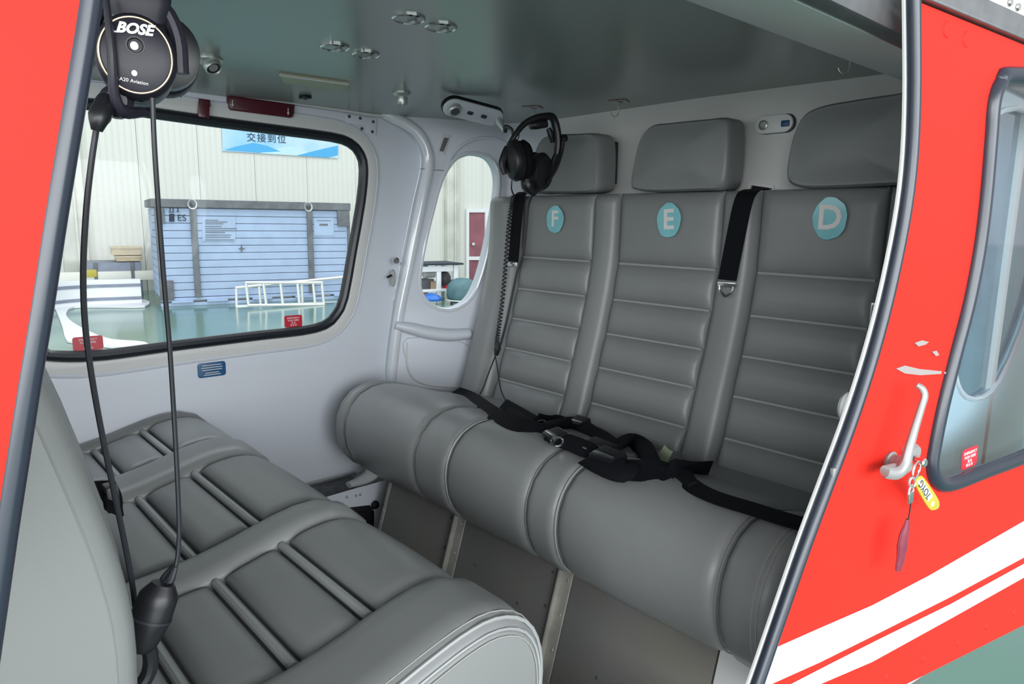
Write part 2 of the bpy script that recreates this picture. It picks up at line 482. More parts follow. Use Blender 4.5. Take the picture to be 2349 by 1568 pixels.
batten(CO + CA * (L - 0.12) + CN * 0.03 + V((0, 0, top - 0.28 - GZ)), (0.24, 0.04, 0.30))
# pallet
obj('pallet_rail', box(CO + CA * (L / 2) - CN * 0.05 + V((0, 0, bot - 0.03 - GZ)), (L, 0.12, 0.05), 0.006, CA, -CN, seg=1), M['plank'], ct)
obj('pallet_rail', box(CO + CA * (L / 2) - CN * 0.05 + V((0, 0, 0.03)), (L, 0.12, 0.06), 0.006, CA, -CN, seg=1), M['plank'], ct)
hb = bot - 0.055 - (GZ + 0.06)
for k in (0.1, 0.27, 0.5, 0.73, 0.95):
    obj('pallet_block', box(CO + CA * (L * k) - CN * 0.2 + V((0, 0, 0.06 + hb / 2)), (0.35, 0.5, hb), 0.005, CA, -CN, seg=1), M['plank'], ct)
# marks on the crate
def mark(px0, py0, px1, py1, m='ink', lift=0.012, nm='stencil_mark', par=None):
    a, b, c, d = fp(px0, py0, lift), fp(px1, py0, lift), fp(px1, py1, lift), fp(px0, py1, lift)
    return obj(nm, plate([[a, b, c, d]], CN, 0.006), M[m], par or ct, 0)
for x in (390, 397):                            # this-way-up arrows
    obj('stencil_mark', plate([[fp(x - 1, 484, .012), fp(x + 1, 484, .012), fp(x + 1, 474, .012), fp(x + 3, 474, .012), fp(x, 467, .012), fp(x - 3, 474, .012), fp(x - 1, 474, .012)]], CN, 0.006), M['ink'], ct, 0)
mark(387, 485, 400, 487)
obj('stencil_mark', plate([[fp(403, 466, .012), fp(413, 466, .012), fp(411, 474, .012), fp(409, 477, .012), fp(409, 484, .012), fp(412, 486, .012), fp(404, 486, .012), fp(407, 484, .012), fp(407, 477, .012), fp(405, 474, .012)]], CN, 0.006), M['ink'], ct, 0)
mark(388, 490, 400, 508)
obj('stencil_letters', text('ES', 0.155, fp(417, 500, .012), CA, (0, 0, 1), 0.006), M['ink'], ct, 0)
sh_ = mark(464, 497, 540, 553, 'plank', 0.006, 'label_sheet')
for i, (x1, y) in enumerate(((500, 504), (521, 508), (512, 512), (508, 518), (543, 523), (540, 528), (516, 532), (530, 538), (528, 543), (537, 549))):
    mark(471, y, x1, y + 1.5, 'timber', 0.014, 'print_line', sh_)
obj('stencil_mark', plate([[fp(554, 559, .012), fp(556, 568, .012), fp(564, 570, .012), fp(556, 572, .012), fp(554, 580, .012), fp(552, 572, .012), fp(546, 570, .012), fp(552, 568, .012)]], CN, 0.006), M['timber'], ct, 0)
sh_ = mark(720, 499, 766, 540, 'plank', 0.006, 'label_sheet'); mark(727, 505, 758, 506, 'timber', .014, 'print_line', sh_); mark(733, 513, 752, 517, 'timber', .014, 'print_line', sh_)
mark(778, 507, 789, 516, 'yellow', 0.012, 'yellow_label')
for px, py in ((441, 468), (707, 474)):         # lifting shackles
    c = fp(px, py, 0.05)
    shk = obj('shackle', tube([c + CA * (0.07 * math.cos(a)) + V((0, 0, 0.08 * math.sin(a))) for a in [i * math.pi / 8 for i in range(16)]], 0.014, 6, True), M['alu'], ct)
    obj('shackle_bolt', lathe([(0.035, 0), (0.035, 0.03), (0.02, 0.04)], c, CN, 10), M['darkstuff'], shk)
# ladders lying on their side in front of the crate
def ladder(top0, top1, bot0, bot1, rungs, lift, label):
    t = thing('step_ladder', label, 'ladder', fp(*bot0, lift), 'aluminium ladders by the crate')
    for a, b in ((top0, top1), (bot0, bot1)):
        obj('rail', tube([fp(*a, lift), fp(*b, lift)], 0.028, 6), M['ladder'], t)
    for (x0, x1) in rungs:
        k0 = (x0 - top0[0]) / (top1[0] - top0[0]); k1 = (x1 - bot0[0]) / (bot1[0] - bot0[0])
        obj('rung', tube([fp(x0, top0[1] + (top1[1] - top0[1]) * k0, lift), fp(x1, bot0[1] + (bot1[1] - bot0[1]) * k1, lift)], 0.024, 6), M['ladder'], t)
ladder((562, 648), (740, 648), (568, 700), (744, 698), [(564, 570), (604, 611), (643, 649), (682, 687), (718, 723), (738, 743)], 0.85, 'front aluminium step ladder section lying on its side against the crate')
ladder((540, 660), (800, 634), (541, 703), (800, 693), [(542, 543), (594, 598), (692, 694)], 0.45, 'longer aluminium ladder half lying behind the front ladder section')
# grey case and wooden boxes
cp = CO - CN * 2.0
def cpt(px, py, l=0.0): return P(px, py, pl=(cp + CN * l, CN))
a, b = cpt(194, 603), cpt(332, 700)
cw = (b - a).dot(CA); cc = a + CA * (cw / 2); ch = a.z - GZ
t = thing('equipment_case', 'grey equipment case with yellow label below small wooden boxes', 'case', V((cc.x, cc.y, GZ)))
obj('body', box(V((cc.x, cc.y, GZ + ch / 2)) - CN * 0.5, (cw, 0.9, ch), 0.02, CA, -CN), M['case'], t)
for x in (220, 305):
    p = cpt(x, 630); obj('edge_strip', box(V((p.x, p.y, GZ + ch / 2)) - CN * 0.03, (0.06, 0.04, ch), 0.005, CA, -CN), M['timber'], t)
p = cpt(262, 633); obj('label_band', box(p - CN * 0.035, (2.0, 0.03, 0.18), 0.004, CA, -CN), M['paper'], t)
p = cpt(204, 627, 0.02); obj('yellow_label', box(p - CN * 0.03, (0.26, 0.03, 0.14), 0.004, CA, -CN), M['yellow'], t)
zb = GZ + ch
for (x0, x1, y0, y1, nm) in ((266, 327, 590, 603, 'small fresh wood box directly on the grey case'), (255, 327, 571, 590, 'flat fresh wood tray on top of the small wood box')):
    a, b = cpt(x0, y0), cpt(x1, y1); w = (b - a).dot(CA); h = a.z - b.z
    c = (a + b) / 2; c.z = zb + 0.004 + h / 2
    t = thing('wooden_box', nm, 'box', V((c.x, c.y, zb + 0.004)))
    obj('body', box(c - CN * 0.4, (w, 0.7, h - 0.02), 0.01, CA, -CN), M['wood'], t)
    obj('lid', box(c - CN * 0.4 + V((0, 0, h / 2 - 0.018)), (w + 0.03, 0.73, 0.03), 0.006, CA, -CN), M['wood'], t)
    zb += h + 0.004
# white curved fairing lying on the floor, with its raised rear rim
t = thing('white_fairing', 'large white curved fairing lying on the green floor left of the crate', 'fairing', G(230, 702))
lp = [(116, 685), (128, 711), (143, 749), (151, 777), (175, 786), (332, 802), (332, 786), (260, 780), (222, 769), (186, 752), (160, 735), (152, 719), (170, 705), (250, 704), (332, 703), (332, 688), (220, 686)]
lp3 = [G(x, y, GZ + 0.02) for x, y in lp]
obj('flange', plate([catmull(lp3, 3, True)], (0, 0, 1), 0.03, up=(0, 1, 0)), M['gel'], t)
pts = [P(x, 697, pl=(CO - CN * 0.6, CN)) for x in (60, 120, 200, 270, 326)]
bend = [-1.6, -0.35, 0.0, 0.0, 0.0]
pts = [p + CN * -b for p, b in zip(pts, bend)]
def wallstrip(z0, z1, th, sh):
    vs, fs = [], []; q = catmull([V((p.x, p.y, 0)) + CN * sh for p in pts], 5)
    for p in q:
        for d, z in ((0, z0), (0, z1), (-th, z1), (-th, z0)): vs.append(V((p.x, p.y, z)) + CN * d)
    for i in range(len(q) - 1):
        for k in range(4): fs.append([i * 4 + k, i * 4 + (k + 1) % 4, i * 4 + 4 + (k + 1) % 4, i * 4 + 4 + k])
    fs += [[0, 1, 2, 3], [len(vs) - 4, len(vs) - 3, len(vs) - 2, len(vs) - 1]]
    return mesh(vs, fs)
zt = P(260, 641, pl=(CO - CN * 0.6, CN)).z; z1 = P(260, 654, pl=(CO - CN * 0.6, CN)).z; z2 = P(260, 684, pl=(CO - CN * 0.6, CN)).z
obj('rim_wall', wallstrip(GZ, zt, 0.12, 0), M['gel'], t)
obj('edge_line', wallstrip(z1 - 0.035, z1 + 0.02, 0.02, 0.012), M['case'], t)
obj('edge_line', wallstrip(z2 - 0.035, z2 + 0.02, 0.02, 0.012), M['case'], t)
# ---- seen through the oval window
to = G(1005, 692); TP = (to, CN)
def tp(px, py, l=0.0): return P(px, py, pl=(to + CN * l, CN))
t = thing('work_table', 'white framed workbench with thin black top and a lower shelf', 'table', to)
a, b = tp(930, 606), tp(1061, 606)
w = (b - a).dot(CA); tz = a.z
mid = (a + b) / 2
obj('table_top', box(mid - CN * 0.35, (w, 0.8, 0.035), 0.004, CA, -CN), M['ink'], t)
obj('apron', box(mid - CN * 0.02 - CA * 0.1 + V((0, 0, -0.09)), (w - 0.2, 0.04, 0.10), 0.004, CA, -CN), M['gel'], t)
zs = tp(1000, 666).z
obj('shelf', box(V((mid.x, mid.y, zs)) - CN * 0.35 - CA * 0.12, (w - 0.2, 0.7, 0.05), 0.004, CA, -CN), M['gel'], t)
for px in (936, 1008, 1047):
    for dd in (0.04, 0.66):
        p = tp(px, 640); obj('leg', box(V((p.x, p.y, (GZ + tz) / 2)) - CN * dd, (0.09, 0.06, tz - GZ), 0.005, CA, -CN), M['gel'], t)
def item(name, label, cat, x0, x1, y0, y1, m, d=0.25, l=-0.1, bev=0.02):
    a, b = tp(x0, y0, l), tp(x1, y1, l); w = (b - a).dot(CA); h = a.z - b.z
    c = (a + b) / 2; c.z = (a.z + b.z) / 2
    base = V((c.x, c.y, b.z))
    t = thing(name, label, cat, base)
    obj('body', box(c - CN * d / 2, (w, d, h), min(bev, w / 4, h / 4), CA, -CN), M[m], t)
    obj('lid', box(c - CN * d / 2 + V((0, 0, h * 0.42)), (w * 1.04, d * 1.04, h * 0.14), min(bev, h / 20), CA, -CN), M[m], t)
item('cardboard_box', 'brown cardboard box on the workbench shelf beside the grey machine', 'box', 988, 1003, 646, 664, 'cardboard', 0.18, -0.06)
item('tool_case', 'dark tool case at the left of the workbench shelf', 'case', 968, 986, 640, 664, 'darkstuff', 0.18, -0.06)
item('parts_bin', 'red parts bin on the workbench shelf', 'bin', 1022, 1038, 655, 664, 'placard_red', 0.12, -0.06)
# a round machine on the shelf
c = tp(1020, 640, -0.42)
t = thing('grey_grinder', 'dark domed grinder standing on the workbench shelf', 'machine', V((c.x, c.y, zs)))
obj('dome', lathe([(0.11, 0), (0.13, 0.12), (0.12, 0.22), (0.08, 0.29), (0.02, 0.31)], V((c.x, c.y, zs + 0.02)), (0, 0, 1), 16, up=(0, 1, 0)), M['darkstuff'], t)
obj('foot', box(V((c.x, c.y, zs + 0.035)), (0.26, 0.2, 0.02), 0.004, CA, -CN), M['case'], t)
c = tp(984, 628, -0.55)
t = thing('bench_machine', 'pale grey machine with round housing at the back of the shelf', 'machine', V((c.x, c.y, zs)))
obj('housing', lathe([(0.06, -0.14), (0.10, -0.11), (0.10, 0.11), (0.06, 0.14)], V((c.x, c.y, zs + 0.30)), CA, 16), M['lip'], t)
obj('stand', box(V((c.x, c.y, zs + 0.10)), (0.16, 0.14, 0.16), 0.01, CA, -CN), M['case'], t)
# covered round thing and tray
c = tp(1060, 672, 0.50); rr = (tp(1092, 672, 0.50) - c).length
t = thing('covered_drum', 'round drum under a crumpled dark teal cover on the green floor', 'drum', V((c.x, c.y, GZ)))
vs, fs = [], []
for i in range(13):
    th = math.pi * i / 12
    for k in range(24):
        ph_ = 2 * math.pi * k / 24
        r = rr * (1 + 0.03 * math.sin(5 * ph_ + 2 * i) + 0.02 * math.sin(9 * ph_))
        hz = (c.z - GZ)
        z = math.cos(th); zz = c.z + (rr * 0.98 * z if z > 0 else hz * z * 0.99)
        vs.append(V((c.x + r * math.sin(th) ** 0.8 * math.cos(ph_), c.y + r * math.sin(th) ** 0.8 * math.sin(ph_), zz)))
for i in range(12):
    for k in range(24): fs.append([i * 24 + k, i * 24 + (k + 1) % 24, (i + 1) * 24 + (k + 1) % 24, (i + 1) * 24 + k])
obj('cover', mesh(vs, fs), M['tarp'], t, 60)
obj('tie_cord', tube([c + V((rr * 1.02 * math.cos(a), rr * 1.02 * math.sin(a), -0.12)) for a in [i * math.pi / 12 for i in range(24)]], 0.012, 6, True), M['paper'], t)
a, b = tp(1046, 645, -0.3), tp(1085, 655, -0.3)
t = thing('blue_tray', 'bright blue tray of small parts behind the covered drum', 'tray', V((a.x, a.y, b.z)))
w = (b - a).dot(CA); c = (a + b) / 2
obj('tray_wall', join(box(c, (w, 0.02, 0.10), 0.004, CA, -CN), box(c - CN * 0.4, (w, 0.02, 0.10), 0.004, CA, -CN),
    box(c - CN * 0.2 - CA * w / 2, (0.02, 0.4, 0.10), 0.004, CA, -CN), box(c - CN * 0.2 + CA * w / 2, (0.02, 0.4, 0.10), 0.004, CA, -CN), box(c - CN * 0.2 + V((0, 0, -0.045)), (w, 0.4, 0.01), 0, CA, -CN)), M['tray'], t)
obj('stand', box(V((c.x, c.y, (c.z - 0.05 + GZ) / 2)) - CN * 0.2, (w * 0.8, 0.3, c.z - 0.05 - GZ), 0.01, CA, -CN), M['darkstuff'], t)
for k in range(4):
    p = c - CN * 0.2 + CA * (w * (-0.33 + 0.22 * k)) + V((0, 0, 0.03))
    tag(obj('small_jar', lathe([(0.03, -0.06), (0.035, -0.05), (0.035, 0.05), (0.02, 0.06), (0.02, 0.09)], p, (0, 0, 1), 10, up=(0, 1, 0)), M['paper'], None), 'small pale jar standing in the bright blue tray', 'jar', 'jars in the blue tray')
# rags and hose on the floor under the bench
t = thing('blue_rag', 'crumpled bright blue rag on the floor under the workbench', 'rag', tp(990, 690, 0.3))
c = tp(990, 684, 0.3)
obj('cloth', lathe([(0.05, -0.05), (0.19, -0.04), (0.20, 0.0), (0.14, 0.06), (0.04, 0.10)], c, (0, 0, 1), 9, up=(0, 1, 0)), M['tray'], t, 20)
t = thing('red_rag', 'small crumpled red rag beside the blue rag', 'rag', tp(976, 680, 0.2))
obj('cloth', lathe([(0.05, -0.05), (0.09, -0.04), (0.09, 0.0), (0.06, 0.05), (0.03, 0.07)], tp(966, 677, -0.05), (0, 0, 1), 8, up=(0, 1, 0)), M['placard_red'], t, 20)
# maroon door in the hangar wall
t = thing('maroon_wall_door', 'maroon glazed door in a white frame in the hangar wall', 'door', wp(1100, 690))
def wl(px, py, l): return P(px, py, pl=(WO + CN * l, CN))
o_, i1, i2 = [(1069, 478), (1136, 478), (1136, 760), (1069, 760)], [(1075, 487), (1112, 487), (1112, 588), (1075, 588)], [(1075, 596), (1112, 596), (1112, 752), (1075, 752)]
obj('door_frame', plate([[wl(x, y, 0.06) for x, y in o_], [wl(x, y, 0.06) for x, y in i1], [wl(x, y, 0.06) for x, y in i2]], CN, 0.06), M['gel'], t)
for L_ in (i1, i2):
    obj('door_pane', plate([[wl(x, y, 0.03) for x, y in L_]], CN, 0.03), M['door_red'], t)
obj('door_knob', lathe([(0.02, 0), (0.02, 0.05), (0.05, 0.07), (0.05, 0.10), (0.02, 0.12)], wl(1083, 560, 0.03), CN, 12), M['alu'], t)

# ================================================================== THE CABIN SHELL
YF = 2.14      # inner face of the far door
FN = V((0, -1, 0))
def yf(px, py, y=YF): return P(px, py, Y=y)
# ---- far door with its big window
glass_px = [(60, 690), (72, 500), (118, 300), (150, 258), (200, 250), (300, 263), (480, 288), (640, 308), (757, 323), (798, 335), (819, 357), (826, 390), (820, 460), (800, 575), (781, 680), (764, 717), (740, 738), (690, 750), (594, 760), (381, 785), (243, 803), (140, 806), (95, 790)]
gl = catmull([yf(x, y) for x, y in glass_px], 4, True)
seal_o = offset_loop(gl, 0.026, FN)
lip_o = offset_loop(gl, 0.062, FN)
aft = [(880, 268), (915, 278), (945, 300), (962, 340), (964, 385), (945, 470), (919, 600), (897, 720), (884, 830), (876, 960), (868, 1082)]
aft3 = catmull([yf(x, y) for x, y in aft], 4)
outer = [V((-0.6, YF, 0.005)), V((-0.6, YF, 1.26)), V((aft3[0].x, YF, 1.26))] + aft3 + [V((aft3[-1].x, YF, 0.005))]
wall_far = struct('wall_far', plate([outer, seal_o], FN, 0.05, 0.0, -0.025), M['white'])
struct('window_surround', plate([lip_o, seal_o], FN, 0.012, 0.005, 0.004), M['lip'], wall_far)
struct('window_lip', tube(lip_o[::2], 0.010, 8, True), M['white'], wall_far)
w1 = struct('window_1', plate([gl], FN, 0.004, 0, -0.012), M['pane'])
ws = tube(offset_loop(gl, 0.013, FN)[::2], 0.0165, 10, True)
struct('rubber_seal', ws, M['rubber'], w1)
# red emergency labels on the pane
def pane_label(c, ux, uy, w, h, parent, faded=False, nm='emergency_label'):
    ux = V(ux).normalized(); uy = V(uy); uy = (uy - ux * uy.dot(ux)).normalized(); n = ux.cross(uy)
    r = h * 0.16; L_ = []
    for sx, sy, a0 in ((1, 1, 0), (-1, 1, 90), (-1, -1, 180), (1, -1, 270)):
        for k in range(4):
            a = math.radians(a0 + 30 * k); L_.append(c + ux * (sx * (w / 2 - r) + r * math.cos(a)) + uy * (sy * (h / 2 - r) + r * math.sin(a)))
    lb = obj(nm, plate([L_], n, 0.0008), M['placard_red'], parent, 0)
    obj('print', text('EMERGENCY', h * 0.20, c + uy * h * 0.27 + n * 0.0009, ux, uy, 0.0004), M['pale'], lb, 0)
    obj('print', text('PUSH HERE', h * 0.20, c + uy * h * 0.06 + n * 0.0009, ux, uy, 0.0004), M['pale'], lb, 0)
    obj('print', text('紧 急', h * 0.17, c - uy * h * 0.15 + n * 0.0009, ux, uy, 0.0004), M['pale'], lb, 0)
    obj('print', text('推 此 处', h * 0.17, c - uy * h * 0.34 + n * 0.0009, ux, uy, 0.0004), M['pale'], lb, 0)
    return lb
pane_label(yf(673, 736, YF - 0.02 + 0.028), (1, 0, 0.0), (0, 0, 1), 0.060, 0.038, w1)
pane_label(yf(202, 787, YF - 0.02 + 0.028), (1, 0, 0.0), (0, 0, 1), 0.072, 0.038, w1)
# ---- rear side panel with the oval window
YR = 2.085
RD = V((1, -0.30, 0)).normalized(); RN = V((-0.30, -1, 0)).normalized()
RO = V((1.44, 2.085, 0))
def rr_(px, py, lift=0.0): return P(px, py, pl=(RO + RN * lift, RN))
def rpt(x, z): return V((x, 2.085 - 0.30 * (x - 1.44), z))
fore = [(893, 262), (925, 276), (955, 300), (972, 340), (974, 385), (955, 470), (929, 600), (907, 720), (892, 830), (880, 960), (872, 1090)]
fore3 = catmull([rr_(x, y) for x, y in fore], 4)
oval_px = [(1085, 355), (1118, 362), (1137, 388), (1141, 430), (1130, 500), (1112, 590), (1092, 655), (1068, 692), (1030, 708), (992, 698), (970, 672), (966, 635), (978, 560), (998, 478), (1016, 415), (1040, 374), (1060, 360)]
oval = catmull([rr_(x, y) for x, y in oval_px], 4, True)
outer = fore3 + [rpt(fore3[-1].x, -0.23), rpt(1.80, -0.23), rpt(1.80, 1.26), rpt(fore3[0].x, 1.26)]
rp = struct('wall_far_rear', plate([outer, oval], RN, 0.05, 0.004, -0.025), M['white'])
bead_px = [(868, 250), (900, 268), (932, 284), (962, 308), (980, 345), (983, 385), (966, 470), (940, 600), (916, 720), (901, 830), (890, 960), (882, 1090)]
bpts = [P(x, y, Y=YF - 0.022) for x, y in ((150, 166), (370, 193), (600, 225), (780, 252), (850, 263))]
struct('frame_bead', tube(catmull([rr_(x, y, 0.004) for x, y in bead_px], 4), 0.0195, 12, flat=(RN, 0.8)), M['bead'], rp)
struct('roof_moulding', tube(catmull(bpts + [rr_(x, y, 0.004) for x, y in bead_px[1:3]], 4), 0.005, 10), M['lip'], rp)
struct('oval_rim', tube(offset_loop(oval, 0.006, RN)[::2], 0.008, 8, True), M['bead'], rp)
struct('oval_ridge', tube(catmull([rr_(x, y, 0.001) for x, y in [(1022, 395), (1035, 360), (1060, 333), (1095, 318), (1135, 318), (1165, 330)]], 5), 0.007, 8), M['white'], rp)
struct('panel_joint', tube([rr_(964, 387, 0.014), rr_(1018, 391, 0.002)], 0.0012, 6), M['rail'], rp)
w2 = struct('window_2', plate([oval], RN, 0.004, 0, -0.03), M['pane'])
# small ventilation slot
s = [rr_(x, y, 0.003) for x, y in ((1016, 307), (1033, 310), (1019, 355), (1003, 352))]
struct('vent_slot', plate([s], RN, 0.004, 0.001), M['lip'], rp)
s = [rr_(x, y, 0.006) for x, y in ((1019, 315), (1029, 317), (1017, 348), (1008, 346))]
struct('vent_grille', plate([s], RN, 0.003), M['rail'], rp)
# moulded armrest ledge and pocket
arm_px = [(906, 745), (940, 752), (985, 763), (1030, 768), (1076, 765)]
struct('armrest_ledge', tube([rr_(x, y, 0.018) for x, y in arm_px], [0.018, 0.026, 0.03, 0.03, 0.026], 14, smooth=4, flat=(V((0, 0, 1)), 0.75)), M['white'], rp)
pk = [(935, 775), (1072, 790), (1070, 884), (985, 882), (950, 868), (934, 835)]
pk3 = catmull([rr_(x, y, 0.002) for x, y in pk], 4, True)
struct('pocket_panel', plate([pk3], RN, 0.012, 0.004), M['white'], rp)
struct('pocket_edge', tube(catmull([rr_(x, y, 0.006) for x, y in [(933, 785), (934, 835), (950, 868), (985, 882), (1030, 886), (1072, 888)]], 4), 0.004, 8), M['lip'], rp)
# latch plate and stud on the door edge
p = rr_(902, 637, 0.012)
lt = thing('door_latch_plate', 'small oval metal latch plate on the white door frame edge', 'latch', p)
obj('plate', lathe([(0.001, 0.008), (0.013, 0.008), (0.015, 0.004), (0.015, 0)], p, (-0.75, -0.66, 0), 16, sx=0.62, sy=2.0), M['brush'], lt)
obj('pin', tube([p + V((-0.012, -0.008, 0.01)), p + V((-0.03, -0.01, 0.004))], 0.004, 8), M['black'], lt)
p = rr_(911, 597, 0.012)
tag(obj('door_stud', lathe([(0.006, 0), (0.006, 0.012), (0.011, 0.014), (0.012, 0.020), (0.008, 0.025)], p, (-0.7, -0.7, 0), 14), M['chrome']), 'round chrome stud above the oval latch plate', 'stud')
# ---- floor, sill, footwell
struct('floor', mesh([(-0.2, 0.58, -0.24), (1.9, 0.58, -0.24), (1.9, 2.2, -0.24), (-0.2, 2.2, -0.24), (-0.2, 0.58, -0.3), (1.9, 0.58, -0.3), (1.9, 2.2, -0.3), (-0.2, 2.2, -0.3)],
    [[0, 1, 2, 3], [7, 6, 5, 4], [0, 4, 5, 1], [1, 5, 6, 2], [2, 6, 7, 3], [3, 7, 4, 0]]), M['mat'])
YS = 1.95
struct('sill_near_unseen', box(V((0.45, 0.50, -0.14)), (1.20, 0.16, 0.26), 0.01), M['alu'])  # unseen near sill, added to keep low light off the rear bench front
sill = struct('sill_far', box(V((0.85, (YS + YF) / 2 + 0.02, -0.115)), (2.06, YF - YS + 0.04, 0.25), 0.004), M['alu'])
struct('sill_tread', box(V((0.55, 2.045, 0.012)), (1.2, 0.15, 0.006), 0.002), M['sillmat'], sill)
struct('sill_rail', box(V((0.5, 2.128, 0.014)), (1.35, 0.012, 0.016), 0.003), M['alu'], sill)
struct('sill_plate', plate([[P(x, y, Y=YS - 0.002) for x, y in ((740, 1142), (820, 1118), (893, 1098), (880, 1260), (740, 1260))]], FN, 0.004, 0.001), M['white'], sill)
for x, y in ((795, 1139), (816, 1136), (826, 1134)):
    struct('rivet', lathe([(0.005, 0), (0.004, 0.003), (0.001, 0.004)], P(x, y, Y=YS - 0.004), FN, 10), M['brush'], sill)
p = P(881, 1158, Y=YS - 0.004)
struct('screw', lathe([(0.006, 0), (0.006, 0.002), (0.004, 0.004)], p, FN, 12), M['darkstuff'], sill)
lv = thing('sill_lever', 'black lever with a round knob recessed in the white sill plate', 'lever', P(845, 1175, Y=YS - 0.01))
obj('slot', plate([[P(x, y, Y=YS - 0.006) for x, y in ((790, 1165), (848, 1158), (858, 1172), (857, 1260), (790, 1260))]], FN, 0.004, 0.001), M['black'], lv)
obj('knob', lathe([(0.004, 0), (0.012, 0.002), (0.015, 0.008), (0.012, 0.014), (0.004, 0.016)], P(858, 1156, Y=YS - 0.006), FN, 16), M['black'], lv)
struct('sill_corner', tube([P(x, y, Y=2.02) for x, y in [(800, 1112), (830, 1103), (858, 1083), (874, 1050)]], [0.02, 0.03, 0.035, 0.04], 12, smooth=4, flat=(V((0, 0, 1)), 0.5)), M['lip'], sill)
# ---- ceiling
cy = [(0.70, 1.25), (0.9, 1.252), (1.2, 1.254), (1.5, 1.252), (1.75, 1.25), (1.9, 1.250), (2.0, 1.249), (2.08, 1.247), (2.16, 1.243)]
def ceil_z(y): return interp(cy, y)
vs, fs = [], []
ny = 28; nx = 8
for i in range(nx + 1):
    for j in range(ny + 1):
        y = 0.70 + (2.19 - 0.70) * j / ny; vs.append(V((-0.25 + 2.07 * i / nx, y, ceil_z(y))))
B_ = len(vs)
for i in range(nx + 1):
    for j in range(ny + 1):
        y = 0.70 + (2.19 - 0.70) * j / ny; vs.append(V((-0.25 + 2.07 * i / nx, y, 1.32)))
for i in range(nx):
    for j in range(ny):
        a = i * (ny + 1) + j
        fs.append([a, a + 1, a + ny + 2, a + ny + 1]); fs.append([B_ + a, B_ + a + ny + 1, B_ + a + ny + 2, B_ + a + 1])
for i in range(nx):
    for j in (0, ny):
        a = i * (ny + 1) + j; fs.append([a, a + ny + 1, B_ + a + ny + 1, B_ + a])
for j in range(ny):
    for i in (0, nx):
        a = i * (ny + 1) + j; fs.append([a, a + 1, B_ + a + 1, B_ + a])
ceiling = struct('ceiling', mesh(vs, fs), M['headliner'])
# white cove along the near side, and the track above the door opening
cv = [(0.705, 1.250), (0.68, 1.238), (0.645, 1.218), (0.60, 1.200), (0.54, 1.182), (0.47, 1.166), (0.44, 1.160)]
cvs = catmull([V((0, a, b)) for a, b in cv], 3)
vs, fs = [], []
for x in (-0.25, 1.82):
    for p in cvs: vs.append(V((x, p.y, p.z)))
    for p in cvs: vs.append(V((x, p.y, 1.32)))
n_ = len(cvs)
for j in range(n_ - 1):
    fs.append([j, j + 1, 2 * n_ + j + 1, 2 * n_ + j]); fs.append([n_ + j, 3 * n_ + j, 3 * n_ + j + 1, n_ + j + 1])
    fs.append([j, n_ + j, n_ + j + 1, j + 1]); fs.append([2 * n_ + j, 2 * n_ + j + 1, 3 * n_ + j + 1, 3 * n_ + j])
fs += [[0, 2 * n_, 3 * n_, n_], [n_ - 1, 2 * n_ - 1, 4 * n_ - 1, 3 * n_ - 1]]
struct('trim_1', mesh(vs, fs), M['cove'])
struct('trim_2', box(V((0.78, 0.425, 1.19)), (2.1, 0.03, 0.06), 0.006), M['rail'])
# ---- back bulkhead
XB = 1.80
wb = [(0.42, 0.22), (0.62, -0.24), (2.12, -0.24), (2.12, 1.0), (2.12, 1.262), (0.42, 1.262)]
L_ = [V((XB, y, z)) for y, z in wb]
wall_back = struct('wall_back', plate([L_], (-1, 0, 0), 0.03, 0.0, -0.015), M['offwhite'])
# rounded rear corner liner between the oval window panel and the bulkhead
vs, fs = [], []
nc = 10
for k in range(nc + 1):
    a = math.pi / 2 * k / nc
    x = 1.735 + 0.062 * math.sin(a); y = 1.80 + 0.192 * math.cos(a)
    for z in (0.60, 1.262): vs.append(V((x, y, z)))
for k in range(nc): fs.append([2 * k, 2 * k + 2, 2 * k + 3, 2 * k + 1])
b0 = len(vs)
for k in range(nc + 1):
    for q in (0, 1): v = vs[2 * k + q]; vs.append(v + V((0.02, 0.02, 0)))
for k in range(nc): fs.append([b0 + 2 * k, b0 + 2 * k + 1, b0 + 2 * k + 3, b0 + 2 * k + 2])
for k in range(nc):
    for q in (0, 1): fs.append([2 * k + q, 2 * k + 2 + q, b0 + 2 * k + 2 + q, b0 + 2 * k + q])
fs += [[0, 1, b0 + 1, b0], [2 * nc, 2 * nc + 1, b0 + 2 * nc + 1, b0 + 2 * nc]]
struct('trim_3', mesh(vs, fs), M['white'])
# ---- front bulkhead behind the rear-facing seats
struct('wall_front', box(V((-0.19, 1.28, 0.36)), (0.04, 1.80, 1.20), 0.004), M['offwhite'])

# ================================================================== NEAR SIDE: SKIN, DOOR, POST
DD = V((math.cos(math.radians(10.2)), -math.sin(math.radians(10.2)), 0))   # the slid door runs slightly outwards
DN = V((-math.sin(math.radians(10.2)), -math.cos(math.radians(10.2)), 0))
DO = V((1.0, 0.38, 0))
def dp(px, py, lift=0.0): return P(px, py, pl=(DO + DN * lift, DN))
edge_px = [(2096, -60), (2096, 0), (2097, 100), (2097, 220), (2092, 350), (2079, 470), (2055, 600), (2025, 730), (1988, 860), (1946, 985), (1899, 1110), (1847, 1250), (1795, 1400), (1740, 1560), (1690, 1700), (1660, 1790)]
